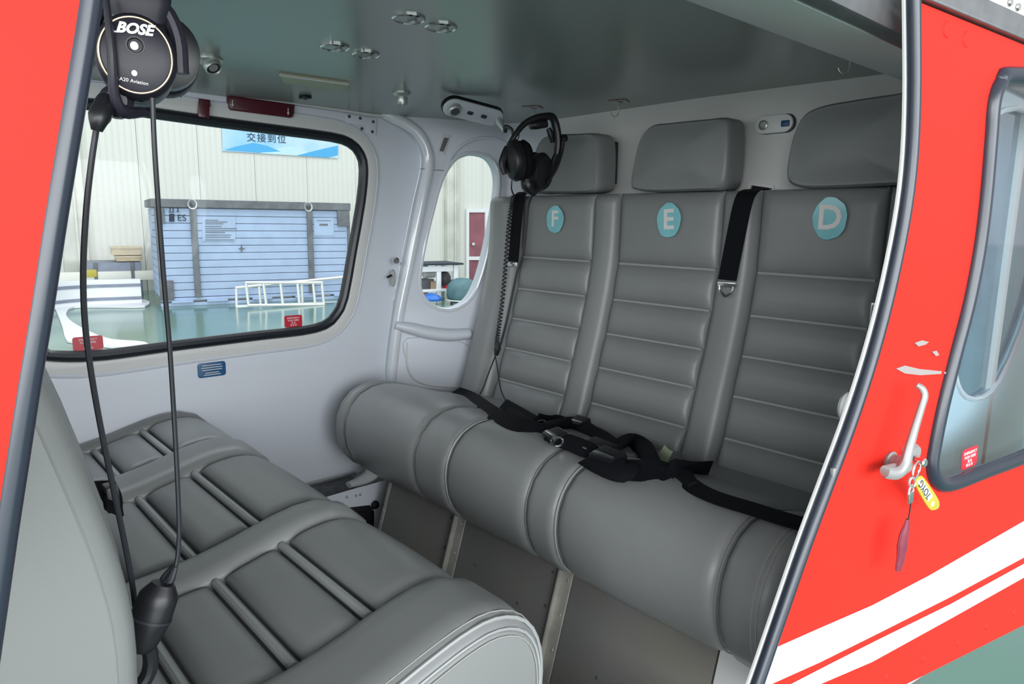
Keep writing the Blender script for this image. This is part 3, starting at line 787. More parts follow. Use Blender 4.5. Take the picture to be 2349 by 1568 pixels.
# fuselage side aft of the opening, with its own oval window
sk = [P(x + 14, y, Y=0.45) for x, y in edge_px]
sk = catmull(sk, 3)
skin = sk + [V((2.5, 0.45, -0.24)), V((2.5, 0.45, 1.30)), V((sk[0].x, 0.45, 1.30))]
ov2_px = [(2255, 300), (2300, 258), (2360, 262), (2400, 330), (2405, 450), (2380, 620), (2340, 760), (2290, 870), (2250, 908), (2215, 905), (2196, 875), (2192, 830), (2205, 720), (2225, 560), (2240, 410)]
ov2 = catmull([P(x, y, Y=0.42) for x, y in ov2_px], 4, True)
ov2w = [V((p.x, 0.45, p.z)) for p in ov2]
wn = struct('wall_near', plate([skin, ov2w], FN, 0.03, 0.0, 0.015), M['fuse'])
w3 = struct('window_3', plate([ov2], FN, 0.004, 0, -0.012), M['pane_dark'])
struct('window_rim', tube(offset_loop(ov2, 0.004, FN)[::2], 0.006, 8, True), M['bead'], w3)
# white edge strip of the door opening and its rubber seal
strip_px = [(x - 19, y) for x, y in edge_px]
opening = struct('trim_4', tube(catmull([dp(x, y, -0.006) for x, y in strip_px], 3), 0.0046, 8), M['stripe'])
sd = thing('sliding_door', 'red cabin door with white stripes slid open beside the seat marked D', 'door', dp(1990, 1400))
obj('edge_seal', tube(catmull([dp(x, y, 0.004) for x, y in edge_px], 3), 0.0088, 12), M['seal'], sd)
red_px = [(x + 12, y) for x, y in edge_px]
rail0, rail1 = dp(2104, 3), dp(2349, 103)
rdir = (rail1 - rail0).normalized()
bot0, bot1 = dp(2080, 1568), dp(2335, 1440)
bdir = (bot1 - bot0).normalized()
fr_pts = catmull([dp(x, y) for x, y in red_px if 0 <= y <= 1700], 3)
def at_s(p0, d, s): return p0 + d * (s - (p0 - DO).dot(DD)) / d.dot(DD)
red_loop = [rail0] + fr_pts[1:] + [at_s(bot0, bdir, (fr_pts[-1] - DO).dot(DD)), at_s(bot0, bdir, 1.25), at_s(rail0, rdir, 1.25)]
win_px = [(2318, 172), (2291, 192), (2275, 235), (2268, 320), (2257, 450), (2242, 570), (2219, 690), (2188, 810), (2158, 930), (2139, 1025), (2134, 1070), (2147, 1102), (2178, 1110), (2260, 1080), (2352, 1045)]
wpts = [dp(x, y) for x, y in win_px]
mx = 0.75
zb_, zt_ = wpts[-1].z, wpts[0].z
wpts += [DO + DD * q + V((0, 0, z)) for q, z in ((0.60, zb_ + 0.015), (0.70, zb_ + 0.028), (0.765, zb_ + 0.065), (0.79, zb_ + 0.13), (0.80, zb_ + 0.26), (0.795, zt_ - 0.13), (0.775, zt_ - 0.05), (0.73, zt_ - 0.008), (0.66, zt_ + 0.010), (0.54, zt_ + 0.016))]
wloop = catmull(wpts, 5, True)
obj('door_panel', plate([red_loop, wloop], DN, 0.012, 0.0, -0.006), M['red'], sd)
obj('window_seal', tube(wloop, 0.0125, 12, True), M['seal'], sd)
pn = obj('window_pane', plate([wloop], DN, 0.004, 0, -0.012), M['pane_blue'], sd)
c = dp(2224, 1049, -0.008)
pane_label(c, dp(2246, 1040, -0.008) - c, (0, 0, 1), 0.050, 0.036, sd)
def decal(pts, m, nm, lift=0.0012, n=3):
    return obj(nm, plate([[(p if isinstance(p, Vector) else dp(p[0], p[1], lift)) for p in pts]], DN, 0.0012), M[m], sd, 0)
def run_on(x, y): return at_s(dp(x, y, 0.0012), (dp(2346, 1196) - dp(2180, 1292)).normalized(), 1.24)
decal([(1772, 1488), (1880, 1440), (2000, 1388), (2130, 1320), (2346, 1196), run_on(2346, 1196), run_on(2346, 1279), (2346, 1279), (2180, 1368), (2013, 1452), (1880, 1518), (1755, 1574), (1740, 1590)], 'stripe', 'white_stripe')
decal([(1815, 1568), (1900, 1524), (2013, 1467), (2180, 1385), (2346, 1294), run_on(2346, 1294), run_on(2346, 1325), (2346, 1325), (2180, 1418), (2000, 1517), (1881, 1568), (1770, 1612), (1745, 1600)], 'stripe', 'white_stripe')
decal([(2055, 845), (2075, 838), (2110, 846), (2160, 851), (2158, 857), (2110, 860), (2075, 856)], 'chip', 'paint_chip')
decal([(2165, 853), (2180, 852), (2182, 856), (2166, 857)], 'chip', 'paint_chip')
decal([(2098, 786), (2115, 780), (2130, 784), (2122, 790), (2106, 794)], 'chip', 'paint_chip')
decal([(2138, 806), (2148, 804), (2154, 814), (2146, 816)], 'chip', 'paint_chip')
for x, y in ((2173, 68), (2218, 90)):
    obj('filled_rivet', lathe([(0.011, 0), (0.010, 0.0012), (0.002, 0.0018)], dp(x, y, 0), DN, 16), M['red'], sd)
for x, y in ((2035, 1553), (2120, 1512), (2198, 1474), (2264, 1437), (2326, 1405)):
    obj('filled_rivet', lathe([(0.008, 0), (0.007, 0.001), (0.002, 0.002)], dp(x, y, 0), DN, 14), M['red'], sd)
# lever handle
h0 = 0.028
hb0 = dp(2040, 1056, 0)
hp = [hb0 + DN * 0.024 + DD * 0.000, dp(2030, 1080, 0.030), dp(2058, 1084, 0.034), dp(2076, 1064, 0.036), dp(2086, 1026, 0.036), dp(2099, 980, 0.035), dp(2114, 932, 0.034), dp(2121, 907, 0.034), dp(2115, 891, 0.031), dp(2103, 882, 0.026)]
obj('handle', tube(hp, [0.007, 0.0085, 0.0098, 0.0095, 0.0080, 0.0068, 0.0062, 0.0060, 0.0054, 0.0035], 12, smooth=4, flat=(DN, 0.75)), M['cast'], sd)
obj('handle_boss', lathe([(0.014, 0), (0.015, 0.004), (0.011, 0.006), (0.011, 0.013), (0.0135, 0.015), (0.0135, 0.026), (0.008, 0.030)], hb0, DN, 18), M['cast'], sd)
obj('lock_boss', lathe([(0.013, 0), (0.013, 0.012), (0.010, 0.016)], dp(2080, 1032, 0), DN, 16), M['cast'], sd)
obj('edge_catch', box(dp(1912, 1085, 0.008), (0.010, 0.006, 0.016), 0.002, DD, -DN), M['cast'], sd)
obj('edge_keeper', box(dp(2009, 718, -0.010), (0.012, 0.010, 0.030), 0.002, DD, -DN), M['chrome'], sd)
p = dp(1958, 938, -0.02)
obj('pull_knob', lathe([(0.006, 0), (0.016, 0.004), (0.018, 0.010), (0.014, 0.016), (0.004, 0.018)], p, -DN, 18, sx=1, sy=1.3), M['lip'], sd)
# keys on the handle
kt = thing('key_bunch', 'keys with yellow tag hanging from the red door handle', 'keys', dp(2090, 1130, 0.03))
def ring3(c, r, n, th, sx=1.0, seg=18, tilt=0):
    u, v, n = frame3(n)
    ca, sa = math.cos(tilt), math.sin(tilt)
    pts = []
    for i in range(seg):
        a = 2 * math.pi * i / seg; x, y = r * sx * math.cos(a), r * math.sin(a)
        pts.append(c + u * (x * ca - y * sa) + v * (x * sa + y * ca))
    return tube(pts, th, 6, True)
obj('lock_cap', lathe([(0.007, 0), (0.007, 0.012), (0.005, 0.014)], dp(2102, 1056, 0.02), DN, 14), M['chrome'], kt)
obj('key_ring', ring3(dp(2102, 1078, 0.036), 0.013, DN, 0.0016, 0.6, tilt=-0.3), M['chrome'], kt)
obj('chain_link', ring3(dp(2092, 1106, 0.036), 0.009, DN, 0.002, 0.7, tilt=0.9), M['brush'], kt)
obj('chain_link', ring3(dp(2089, 1128, 0.036), 0.010, DN, 0.002, 0.5), M['chrome'], kt)
obj('key_bow', box(dp(2088, 1140, 0.036), (0.012, 0.004, 0.018), 0.0015, DD, -DN), M['chrome'], kt)
tag_px = [(2100, 1096), (2108, 1091), (2118, 1095), (2146, 1136), (2153, 1152), (2151, 1164), (2140, 1169), (2129, 1164), (2106, 1126), (2099, 1108)]
tg = obj('plastic_tag', plate([catmull([dp(x, y, 0.034) for x, y in tag_px], 3, True)], DN, 0.003, 0.0006), M['yellow'], kt)
obj('tag_paper', plate([[dp(x, y, 0.0358) for x, y in ((2104, 1104), (2115, 1097), (2140, 1138), (2128, 1150))]], DN, 0.0008), M['paper'], kt, 0)
c = dp(2122, 1122, 0.0368)
obj('tag_writing', text('7OYG', 0.016, c, dp(2107, 1100, 0.0368) - dp(2133, 1143, 0.0368), dp(2110, 1128, 0.0368) - dp(2128, 1118, 0.0368), 0.0003), M['ink'], kt, 0)
obj('tag_hole', lathe([(0.004, 0), (0.004, 0.0006), (0.001, 0.0006)], dp(2139, 1155, 0.0356), DN, 12), M['pale'], kt)
obj('fob_cord', tube([dp(2090, 1150, 0.034), dp(2087, 1172, 0.033), dp(2083, 1195, 0.033)], 0.001, 6), M['cable'], kt)
fob = [(2082, 1190, 0.006), (2080, 1205, 0.010), (2074, 1225, 0.014), (2070, 1250, 0.016), (2067, 1275, 0.013), (2063, 1295, 0.011), (2060, 1309, 0.008)]
obj('fabric_fob', tube([dp(x, y, 0.032) for x, y, r in fob], [r * 0.72 for x, y, r in fob], 10, smooth=4, flat=(DN, 0.45)), M['plum'], kt)
# rail above the door and the cream roof skin above it
rs = struct('trim_5', plate([[rail0 + V((0, 0, 0.003)), at_s(rail0, rdir, 1.3) + V((0, 0, 0.003)), at_s(rail0, rdir, 1.3) + V((0, 0, 0.035)), rail0 + V((0, 0, 0.035))]], DN, 0.022, 0.003, -0.003), M['rail'])
rsk = struct('wall_near_upper', plate([[rail0 + V((0, 0, 0.036)), at_s(rail0, rdir, 1.3) + V((0, 0, 0.036)), at_s(rail0, rdir, 1.3) + V((0, 0, 0.35)), rail0 + V((0, 0, 0.35))]], DN, 0.02, 0.0, -0.02), M['cream'])
for x, y in ((2318, 5), (2336, 16)):
    struct('rivet', lathe([(0.006, 0), (0.005, 0.002), (0.001, 0.003)], dp(x, y, -0.008), DN, 12), M['chrome'], rsk)
# ---- red post in front of the opening
YP = 0.38
post_px = [(206, -60), (203, 0), (178, 160), (150, 330), (121, 510), (92, 700), (62, 880), (34, 1060), (8, 1230), (-16, 1400), (-40, 1568)]
red_l = [P(x - 16, y, Y=YP) for x, y in post_px]
post = struct('wall_near_front', plate([catmull(red_l, 2) + [V((-0.5, YP, red_l[-1].z)), V((-0.5, YP, red_l[0].z))]], FN, 0.03, 0.0, -0.015), M['red'])
struct('post_seal', tube(catmull([P(x, y, Y=YP + 0.004) for x, y in post_px], 2), 0.0058, 12), M['seal'], post)

# ================================================================== REAR BENCH (seats F, E, D)
rb = thing('rear_bench', 'grey leather three-seat bench marked F E D with rolled front edge', 'bench', V((1.3, 1.23, -0.24)))
bx_tab = [(0.20, 1.520), (0.28, 1.545), (0.358, 1.572), (0.464, 1.602), (0.565, 1.632), (0.668, 1.658), (0.777, 1.678), (0.88, 1.685), (1.02, 1.686)]
def SB(y, z): return V((interp(bx_tab, z), y, z))
seams = [0.255, 0.358, 0.464, 0.565, 0.668, 0.777]
ZT = 0.985
seats = {'F': (1.490, 1.815), 'E': (1.040, 1.385), 'D': (0.630, 0.930)}
obj('backrest_shell', pad(lambda y, z: SB(y, z) + V((0.022, 0, 0)), 0.47, 1.95, 0.24, 0.975, 0.004, 0.02, 0.09, 20, 14, sgn=-1), M['leather'], rb)
for k, (y0, y1) in seats.items():
    br = None
    for i in range(5):
        o = obj('back_pad', pad(SB, y0, y1, seams[i], seams[i + 1], 0.020, 0.035, 0.02, 18, 12, sgn=-1, eb=0.040, crown=0.004), M['leather'], rb)
        obj('seam_welt', tube([SB(y0 + 0.006 + (y1 - y0 - 0.012) * t / 8, seams[i + 1]) + V((-0.004, 0, 0.0)) for t in range(9)], 0.0042, 8), M['welt'], o)
    o = obj('upper_back_pad', pad(SB, y0, y1, seams[5], ZT, 0.022, 0.035, 0.02, 18, 14, sgn=-1, eb=0.040, crown=0.006), M['leather'], rb)
for nm, y0, y1, h in (('bolster', 1.390, 1.486, 0.034), ('bolster', 0.934, 1.036, 0.034)):
    obj(nm, pad(SB, y0, y1, 0.24, ZT, h, 0.048, 0.02, 14, 30, sgn=-1, eb=0.03), M['leather'], rb)
obj('bolster', pad(SB, 1.822, 1.985, 0.24, ZT, 0.050, 0.06, 0.06, 14, 30, sgn=-1, eb=0.03), M['leather'], rb)
obj('bolster', pad(SB, 0.475, 0.624, 0.24, ZT, 0.045, 0.05, 0.06, 14, 30, sgn=-1, eb=0.03), M['leather'], rb)
# stickers
def sticker(letter, px, py, w, h, tilt):
    p = P(px, py, X=1.658); p.x = 1.6515
    u, v, n = frame3((-1, 0, 0.0))
    L_ = []
    for i in range(36):
        a = 2 * math.pi * i / 36; r = 1 + 0.02 * math.sin(5 * a + ord(letter)) + 0.012 * math.sin(11 * a)
        L_.append(p + u * (w / 2 * r * math.cos(a)) + v * (h / 2 * r * math.sin(a)))
    s = obj('seat_sticker', plate([L_], n, 0.0016, 0.0004), M['teal'], rb, 0)
    s['label'] = 'round teal sticker with the letter ' + letter
    uu = u * math.cos(tilt) + v * math.sin(tilt)
    obj('letter', text(letter, h * 0.80, p + n * 0.0013 , uu, v, 0.0008, 0.0016), M['letter'], s, 0)
sticker('F', 1276, 503, 0.078, 0.088, 0)
sticker('E', 1537, 505, 0.080, 0.096, 0.06)
sticker('D', 1906, 501, 0.080, 0.098, 0)
# seat cushions
prof = [(1.25, 0.118), (1.17, 0.108), (1.11, 0.122), (1.068, 0.165), (1.05, 0.225), (1.056, 0.285), (1.085, 0.330), (1.13, 0.354), (1.19, 0.358), (1.27, 0.338), (1.36, 0.308), (1.46, 0.286), (1.56, 0.276), (1.64, 0.275)]
prof = [(p.x, p.z) for p in catmull([V((a, 0, b)) for a, b in prof], 4)]
al = [0.0]
for i in range(1, len(prof)): al.append(al[-1] + math.dist(prof[i], prof[i - 1]))
pX = [(a, p[0]) for a, p in zip(al, prof)]; pZ = [(a, p[1]) for a, p in zip(al, prof)]
RL = al[-1]
def SC(y, s): return V((interp(pX, s), y, interp(pZ, s)))
obj('cushion_core', pad(lambda y, s: SC(y, s) + V((0.018, 0, -0.012)), 0.56, 1.95, 0.02, RL, 0.002, 0.02, 0.02, 10, 40, sgn=-1), M['leather'], rb)
for y0, y1 in ((1.555, 1.945), (1.105, 1.405), (0.612, 1.005)):
    obj('seat_cushion', pad(SC, y0, y1, 0.0, RL, 0.018, 0.030, 0.02, 18, 44, sgn=-1, eb=0.04, crown=0.006), M['leather'], rb)
for y0, y1 in ((1.409, 1.551), (1.009, 1.101)):
    obj('cushion_divider', pad(SC, y0, y1, 0.0, RL, 0.019, 0.016, 0.02, 12, 44, sgn=-1, eb=0.04), M['leather'], rb)
obj('cushion_divider', pad(SC, 0.505, 0.608, 0.0, RL, 0.018, 0.040, 0.03, 12, 44, sgn=-1, eb=0.04), M['leather'], rb)
obj('cushion_end', pad(SC, 1.949, 2.005, 0.0, RL, 0.018, 0.045, 0.05, 12, 44, sgn=-1, eb=0.04), M['leather'], rb)
def seam_line(y, s0, s1, r=0.0016, off=0.018, m='welt', n=30):
    pts = []
    for i in range(n + 1):
        s = s0 + (s1 - s0) * i / n
        t = (SC(y, s + 0.002) - SC(y, s - 0.002)).normalized(); nn = t.cross(V((0, 1, 0)))
        pts.append(SC(y, s) + nn * off)
    return tube(pts, r, 6)
nn_sign = 1
for y in (1.407, 1.007):
    obj('piping', seam_line(y, 0.10, RL * 0.72, 0.0024, 0.012), M['welt'], rb)
for y in (1.553, 1.103, 0.610):
    obj('piping', seam_line(y, 0.10, RL * 0.72, 0.0014, 0.0115), M['leather'], rb)
# stitched end of the cushion beside the door
for dy in (0.0, 0.010):
    obj('stitch_seam', seam_line(0.528 + dy, 0.10, RL * 0.5, 0.0011, 0.0165), M['stitch'], rb)
spl = [(x + 0.004, z) for x, z in prof]
obj('side_panel', plate([[V((x, 0.497, z)) for x, z in prof] + [V((1.66, 0.497, 0.12))]], FN, 0.012, 0.004, 0.0), M['leather'], rb)
# kick panels under the bench
def KX(z): return 1.135 + 0.30 * (z - 0.03)
def kick(y0, y1):
    L_ = [V((KX(0.13), y0, 0.13)), V((KX(0.13), y1, 0.13)), V((KX(-0.235), y1, -0.235)), V((KX(-0.235), y0, -0.235))]
    n = (L_[1] - L_[0]).cross(L_[2] - L_[1]).normalized()
    if n.x > 0: n = -n
    return plate([L_], n, 0.008, 0.001), n
for y0, y1 in ((1.495, 1.835), (1.085, 1.455), (0.66, 1.045)):
    me, kn = kick(y0, y1); obj('kick_panel', me, M['kick'], rb)
for yc in (1.475, 1.065):
    L_ = [V((KX(0.13), yc - 0.018, 0.13)), V((KX(0.13), yc + 0.018, 0.13)), V((KX(-0.235), yc + 0.018, -0.235)), V((KX(-0.235), yc - 0.018, -0.235))]
    st = obj('joint_strip', plate([[p + kn * 0.004 for p in L_]], kn, 0.006, 0.001), M['strip'], rb)
    obj('strip_fin', plate([[V((KX(z), yc + 0.014, z)) + kn * d for z, d in ((0.12, 0.004), (0.12, 0.022), (-0.23, 0.022), (-0.23, 0.004))]], (0, 1, 0), 0.004), M['strip'], st)
    for z in (0.06, -0.02, -0.10, -0.18):
        obj('rivet', lathe([(0.0045, 0), (0.004, 0.002), (0.001, 0.003)], V((KX(z), yc - 0.006, z)) + kn * 0.007, kn, 8), M['alu'], st)
        obj('rivet', lathe([(0.004, 0), (0.0035, 0.002), (0.001, 0.003)], V((KX(z), yc + 0.045, z)) + kn * 0.004, kn, 8), M['darkstuff'], st)
for y, z in ((1.38, -0.02), (1.20, -0.05), (0.92, -0.10)):
    obj('rivet', lathe([(0.004, 0), (0.0035, 0.002), (0.001, 0.003)], V((KX(z), y, z)) + kn * 0.004, kn, 8), M['darkstuff'], rb)
me = plate([[V((KX(z), y, z)) + kn * 0.002 for y, z in ((1.838, 0.13), (1.852, 0.13), (1.852, -0.235), (1.838, -0.235))]], kn, 0.010, 0.001)
st = obj('joint_strip', me, M['strip'], rb)
for i in range(7):
    z = 0.02 - 0.035 * i
    obj('rivet', lathe([(0.0035, 0), (0.003, 0.002), (0.001, 0.003)], V((KX(z), 1.845, z)) + kn * 0.006, kn, 8), M['alu'], st)
obj('side_closure', plate([[V((KX(z) - 0.001, y, z)) for y, z in ((0.655, 0.13), (0.655, -0.235), (0.46, -0.235), (0.46, 0.13))]], kn, 0.010, 0.002), M['lip'], rb)
obj('base_box', box(V((1.47, 1.17, -0.06)), (0.56, 1.40, 0.34), 0.01), M['kick'], rb)
obj('foot_bracket', box(V((1.04, 1.10, -0.222)), (0.05, 0.16, 0.012), 0.003), M['strip'], rb)

# ---- headrests on the bulkhead
def headrest(px_outline, x0, th, label, post_y):
    L_ = [P(x, y, X=x0) for x, y in px_outline]
    c = sum(L_, V()) / len(L_)
    t = thing('headrest', label, 'headrest', V((x0, c.y, min(p.z for p in L_))), 'headrests above the bench')
    Ls = catmull(L_, 4, True)
    N_ = len(Ls); vs, fs = [], []
    rings = [(0.000, 0.86), (0.000, 0.93), (0.010, 0.985), (0.026, 1.0), (th - 0.012, 1.0), (th, 0.975)]
    crown = 0.012
    vs.append(c + V((-crown, 0, 0)))
    inner = [0.35, 0.65]
    lay = []
    for s in inner: lay.append((-crown * (1 - s * s), s))
    for d, s in rings: lay.append((d, s))
    for d, s in lay:
        for p in Ls: vs.append(V((x0 + d, c.y + (p.y - c.y) * s, c.z + (p.z - c.z) * s)))
    for k in range(N_): fs.append([0, 1 + k, 1 + (k + 1) % N_])
    for i in range(len(lay) - 1):
        for k in range(N_):
            a = 1 + i * N_; b = a + N_; l = (k + 1) % N_
            fs.append([a + k, b + k, b + l, a + l])
    fs.append([1 + (len(lay) - 1) * N_ + k for k in range(N_)])
    obj('pad', mesh(vs, fs), M['leather'], t, 50)
    obj('backplate', box(V((x0 + th + 0.008, c.y, c.z)), (0.016, max(p.y for p in L_) - min(p.y for p in L_) - 0.05, 0.13), 0.004), M['black'], t)
    for dy in (-0.05, 0.05):
        obj('post', tube([V((x0 + th + 0.01, c.y + dy, c.z - 0.04)), V((XB, c.y + dy, c.z - 0.04))], 0.006, 8), M['chrome'], t)
headrest([(1212, 438), (1216, 380), (1232, 325), (1262, 308), (1320, 305), (1362, 305), (1372, 330), (1372, 400), (1366, 436), (1330, 442), (1260, 442)], 1.665, 0.085, 'grey leather headrest above the seat marked F behind the hanging headset', 0)
headrest([(1442, 425), (1446, 385), (1462, 320), (1490, 287), (1530, 280), (1620, 271), (1664, 269), (1672, 300), (1668, 390), (1655, 432), (1610, 437), (1500, 440), (1455, 436)], 1.665, 0.085, 'grey leather headrest above the seat marked E', 0)
headrest([(1800, 405), (1802, 370), (1815, 310), (1840, 262), (1885, 240), (1960, 226), (2060, 211), (2130, 203), (2140, 300), (2130, 424), (2060, 424), (1940, 430), (1850, 432), (1812, 424)], 1.665, 0.085, 'grey leather headrest above the seat marked D beside the red door', 0)
# bulkhead fittings
def oval_plate_loop(c, ux, uy, w, h, n=8):
    r = h / 2; L_ = []
    for sx, a0 in ((1, -90), (-1, 90)):
        for k in range(n + 1):
            a = math.radians(a0 + 180 * k / n)
            L_.append(c + ux * (sx * (w / 2 - r) + r * math.cos(a)) + uy * (r * math.sin(a)))
    return L_
XW = XB - 0.002
c = P(1777, 285, X=XW)
jp = thing('jack_plate', 'white oval socket plate on the bulkhead between headrests E and D', 'socket', c)
u, v, n = frame3((-1, 0, 0)); 
obj('plate', plate([oval_plate_loop(c, u, v, 0.108, 0.046)], n, 0.010, 0.002, 0.005), M['gel'], jp)
obj('shadow_gap', plate([oval_plate_loop(c - u * -0.004, u, v, 0.110, 0.048)], n, 0.004, 0.0), M['black'], jp)
pj = P(1752, 287, X=XW - 0.01)
obj('jack', lathe([(0.013, 0), (0.013, 0.004), (0.009, 0.006), (0.008, 0.002), (0.004, 0.002)], pj, n, 16), M['brush'], jp)
ps = P(1802, 283, X=XW - 0.01)
obj('switch', box(ps, (0.010, 0.022, 0.016), 0.003), M['placard_blue'], jp)
# belt slot in the bulkhead
c = P(1752, 432, X=XW)
bs = thing('belt_slot', 'pale belt guide slot in the bulkhead above the shoulder strap', 'slot', c)
o1 = [P(x, y, X=XW) for x, y in ((1718, 419), (1728, 416), (1775, 425), (1779, 432), (1776, 446), (1716, 436))]
i1_ = [P(x, y, X=XW) for x, y in ((1726, 425), (1768, 431), (1766, 442), (1723, 436))]
obj('bezel', plate([o1, i1_], n, 0.010, 0.001, 0.004), M['gel'], bs)
obj('opening', plate([i1_], n, 0.003), M['black'], bs)

# ---- shoulder strap with tongue between E and D
wY = V((0, 1, 0))
sb = thing('shoulder_belt', 'black shoulder strap with chrome tongue hanging between seats E and D', 'seat belt', P(1668, 660, X=1.63))
pts = [P(1750, 433, X=1.795), P(1738, 434, X=1.74), P(1724, 436, X=1.69), P(1712, 446, X=1.646), P(1703, 470, X=1.634), P(1692, 520, X=1.630), P(1682, 570, X=1.627), P(1673, 615, X=1.624), P(1668, 642, X=1.619)]
obj('webbing', ribbon(pts, wY, 0.052, 0.0025, 5), M['web'], sb)
c = P(1667, 652, X=1.620)
obj('tongue', box(c, (0.004, 0.052, 0.012), 0.0015), M['chrome'], sb)
obj('tongue_hook', tube([c + V((0, 0.020, -0.004)), c + V((-0.001, 0.017, -0.018)), c + V((-0.002, 0.0, -0.030)), c + V((-0.001, -0.017, -0.018)), c + V((0, -0.020, -0.004))], 0.0035, 8, smooth=4), M['chrome'], sb)
# strap beside F
sf = thing('shoulder_belt', 'black shoulder strap hanging beside the pad of seat F', 'seat belt', P(1185, 600, X=1.62))
pts = [P(1205, 440, X=1.76), P(1200, 443, X=1.70), P(1192, 452, X=1.65), P(1187, 490, X=1.636), P(1183, 530, X=1.63), P(1180, 570, X=1.626), P(1177, 600, X=1.622)]
obj('webbing', ribbon(pts, wY, 0.050, 0.0025, 5), M['web'], sf)
obj('tongue', box(P(1176, 606, X=1.618), (0.004, 0.046, 0.014), 0.0015), M['chrome'], sf)

# ---- lap belts lying on the seat
def SZ(x, y): # seat top height at x
    best = 0.36
    for i in range(len(prof) - 1):
        (x0, z0), (x1, z1) = prof[i], prof[i + 1]
        if z0 > 0.22 and min(x0, x1) <= x <= max(x0, x1) and x > 1.06: best = z0 + (z1 - z0) * (x - x0) / (x1 - x0) if x1 != x0 else z0
    return best + 0.024
def onseat(px, py, lift=0.004):
    x = 1.535
    while x > 1.07:
        p = P(px, py, X=x)
        if p.z >= SZ(x, p.y): break
        x -= 0.004
    return P(px, py, X=max(x - 0.004 - lift * 0.5, 1.06))
def lap(name, label, pxs, w, wd, group='lap belts on the bench'):
    t = thing(name, label, 'seat belt', onseat(*pxs[0][:2]), group)
    pts = [onseat(x, y, l) for x, y, l in pxs]
    obj('webbing', ribbon(pts, wd, w, 0.0028, 5), M['web'], t)
    return t
XA = V((1, 0, 0))
l1 = lap('lap_belt', 'black lap strap lying across the far end of the seat F cushion', [(1043, 896, .006), (1075, 908, .012), (1120, 940, .006), (1170, 968, .008), (1215, 982, .010), (1260, 990, .016)], 0.050, [V((0.75, -0.2, 0.25))] * 6)
l2 = lap('lap_belt', 'black lap strap trailing across the seat D cushion to the door', [(1500, 1068, .022), (1545, 1080, .016), (1590, 1115, .006), (1640, 1140, .005), (1720, 1165, .005), (1800, 1190, .005), (1880, 1212, .005)], 0.036, [V((0.95, 0.0, 0.3))] * 7)
def sleeve(t, pts, r, nm='belt_sleeve'):
    obj(nm, tube([onseat(x, y, l) for x, y, l in pts], r, 14, smooth=5, flat=(V((-0.45, 0.0, 0.9)).normalized(), 0.42)), M['web'], t)
l3 = lap('lap_belt', 'bunched black lap strap with buckle between seats F and E', [(1150, 930, .02), (1185, 950, .02), (1225, 968, .018), (1270, 972, .02), (1320, 978, .02), (1365, 1000, .02), (1400, 1025, .016)], 0.055, [V((0.7, 0.1, 0.6)), V((0.8, 0.1, 0.5)), V((1, 0, 0.3)), V((0.9, 0, 0.4)), V((0.9, 0.1, 0.3)), V((0.8, 0.1, 0.5)), V((0.8, 0, 0.5))])
sleeve(l3, [(1165, 930, .03), (1180, 950, .03), (1205, 965, .02), (1235, 980, .02)], [0.012, 0.020, 0.018, 0.010])
sleeve(l3, [(1238, 982, .02), (1268, 975, .035), (1310, 972, .040), (1350, 988, .035), (1385, 1010, .02)], [0.016, 0.028, 0.032, 0.026, 0.014])
sleeve(l3, [(1255, 1000, .02), (1300, 1012, .025), (1345, 1030, .025), (1385, 1045, .02)], [0.014, 0.024, 0.024, 0.014])
def buckle(t, px, py, lift, ux, w=0.060, d=0.045, h=0.022):
    c = onseat(px, py, lift); ux = V(ux).normalized(); uz = V((-0.25, 0, 1)).normalized(); uy = uz.cross(ux)
    obj('buckle', box(c, (w, d, h), 0.005, ux, uy), M['black'], t)
    obj('buckle_plate', box(c + uz * (h / 2 + 0.001) + uy * 0.012, (w * 0.85, 0.008, 0.003), 0.001, ux, uy), M['chrome'], t)
    obj('buckle_slot', box(c - uy * (d / 2) + V((0, 0, 0.004)), (w * 0.9, 0.004, 0.006), 0.001, ux, uy), M['chrome'], t)
buckle(l3, 1328, 972, 0.070, (0, 1, 0), 0.055, 0.05, 0.03)
buckle(l3, 1275, 1000, 0.035, (0.3, 0.9, 0))
for (x, y, l) in ((1243, 972, .034), (1278, 1012, .045)):
    c = onseat(x, y, l); obj('adjuster', ring3(c, 0.010, (-0.6, -0.7, 0.4), 0.0025, 1.4), M['chrome'], l3)
l4 = lap('lap_belt', 'thick folded black lap strap with pale green tag between seats E and D', [(1350, 1050, .02), (1400, 1072, .02), (1455, 1078, .02), (1510, 1080, .018), (1560, 1086, .012), (1625, 1084, .008)], 0.060, [V((1, 0, 0.2)), V((0.9, 0, 0.4)), V((0.9, 0, 0.4)), V((0.9, 0, 0.3)), V((0.9, 0, 0.3)), V((0.8, 0.1, 0.3))])
sleeve(l4, [(1350, 1052, .02), (1395, 1070, .03), (1432, 1080, .03), (1452, 1070, .03)], [0.016, 0.030, 0.032, 0.018])
sleeve(l4, [(1400, 1050, .03), (1415, 1022, .045), (1445, 1008, .055), (1475, 1025, .045), (1492, 1055, .03), (1510, 1078, .02)], [0.016, 0.022, 0.026, 0.026, 0.022, 0.012])
sleeve(l4, [(1480, 1072, .02), (1530, 1080, .02), (1565, 1090, .015), (1590, 1112, .01)], [0.014, 0.022, 0.020, 0.012])
buckle(l4, 1372, 1028, 0.040, (0.15, 1, 0), 0.075, 0.05, 0.024)
buckle(l4, 1395, 1052, 0.038, (0.1, 1, 0), 0.07, 0.05, 0.03)
for dy in (-0.020, 0.020):
    c = onseat(1362, 1035, 0.050) + V((0, dy, 0)); obj('chrome_pin', tube([c, c + V((0.0, 0.012, 0.001))], 0.003, 8), M['chrome'], l4)
c = onseat(1522, 1046, 0.035)
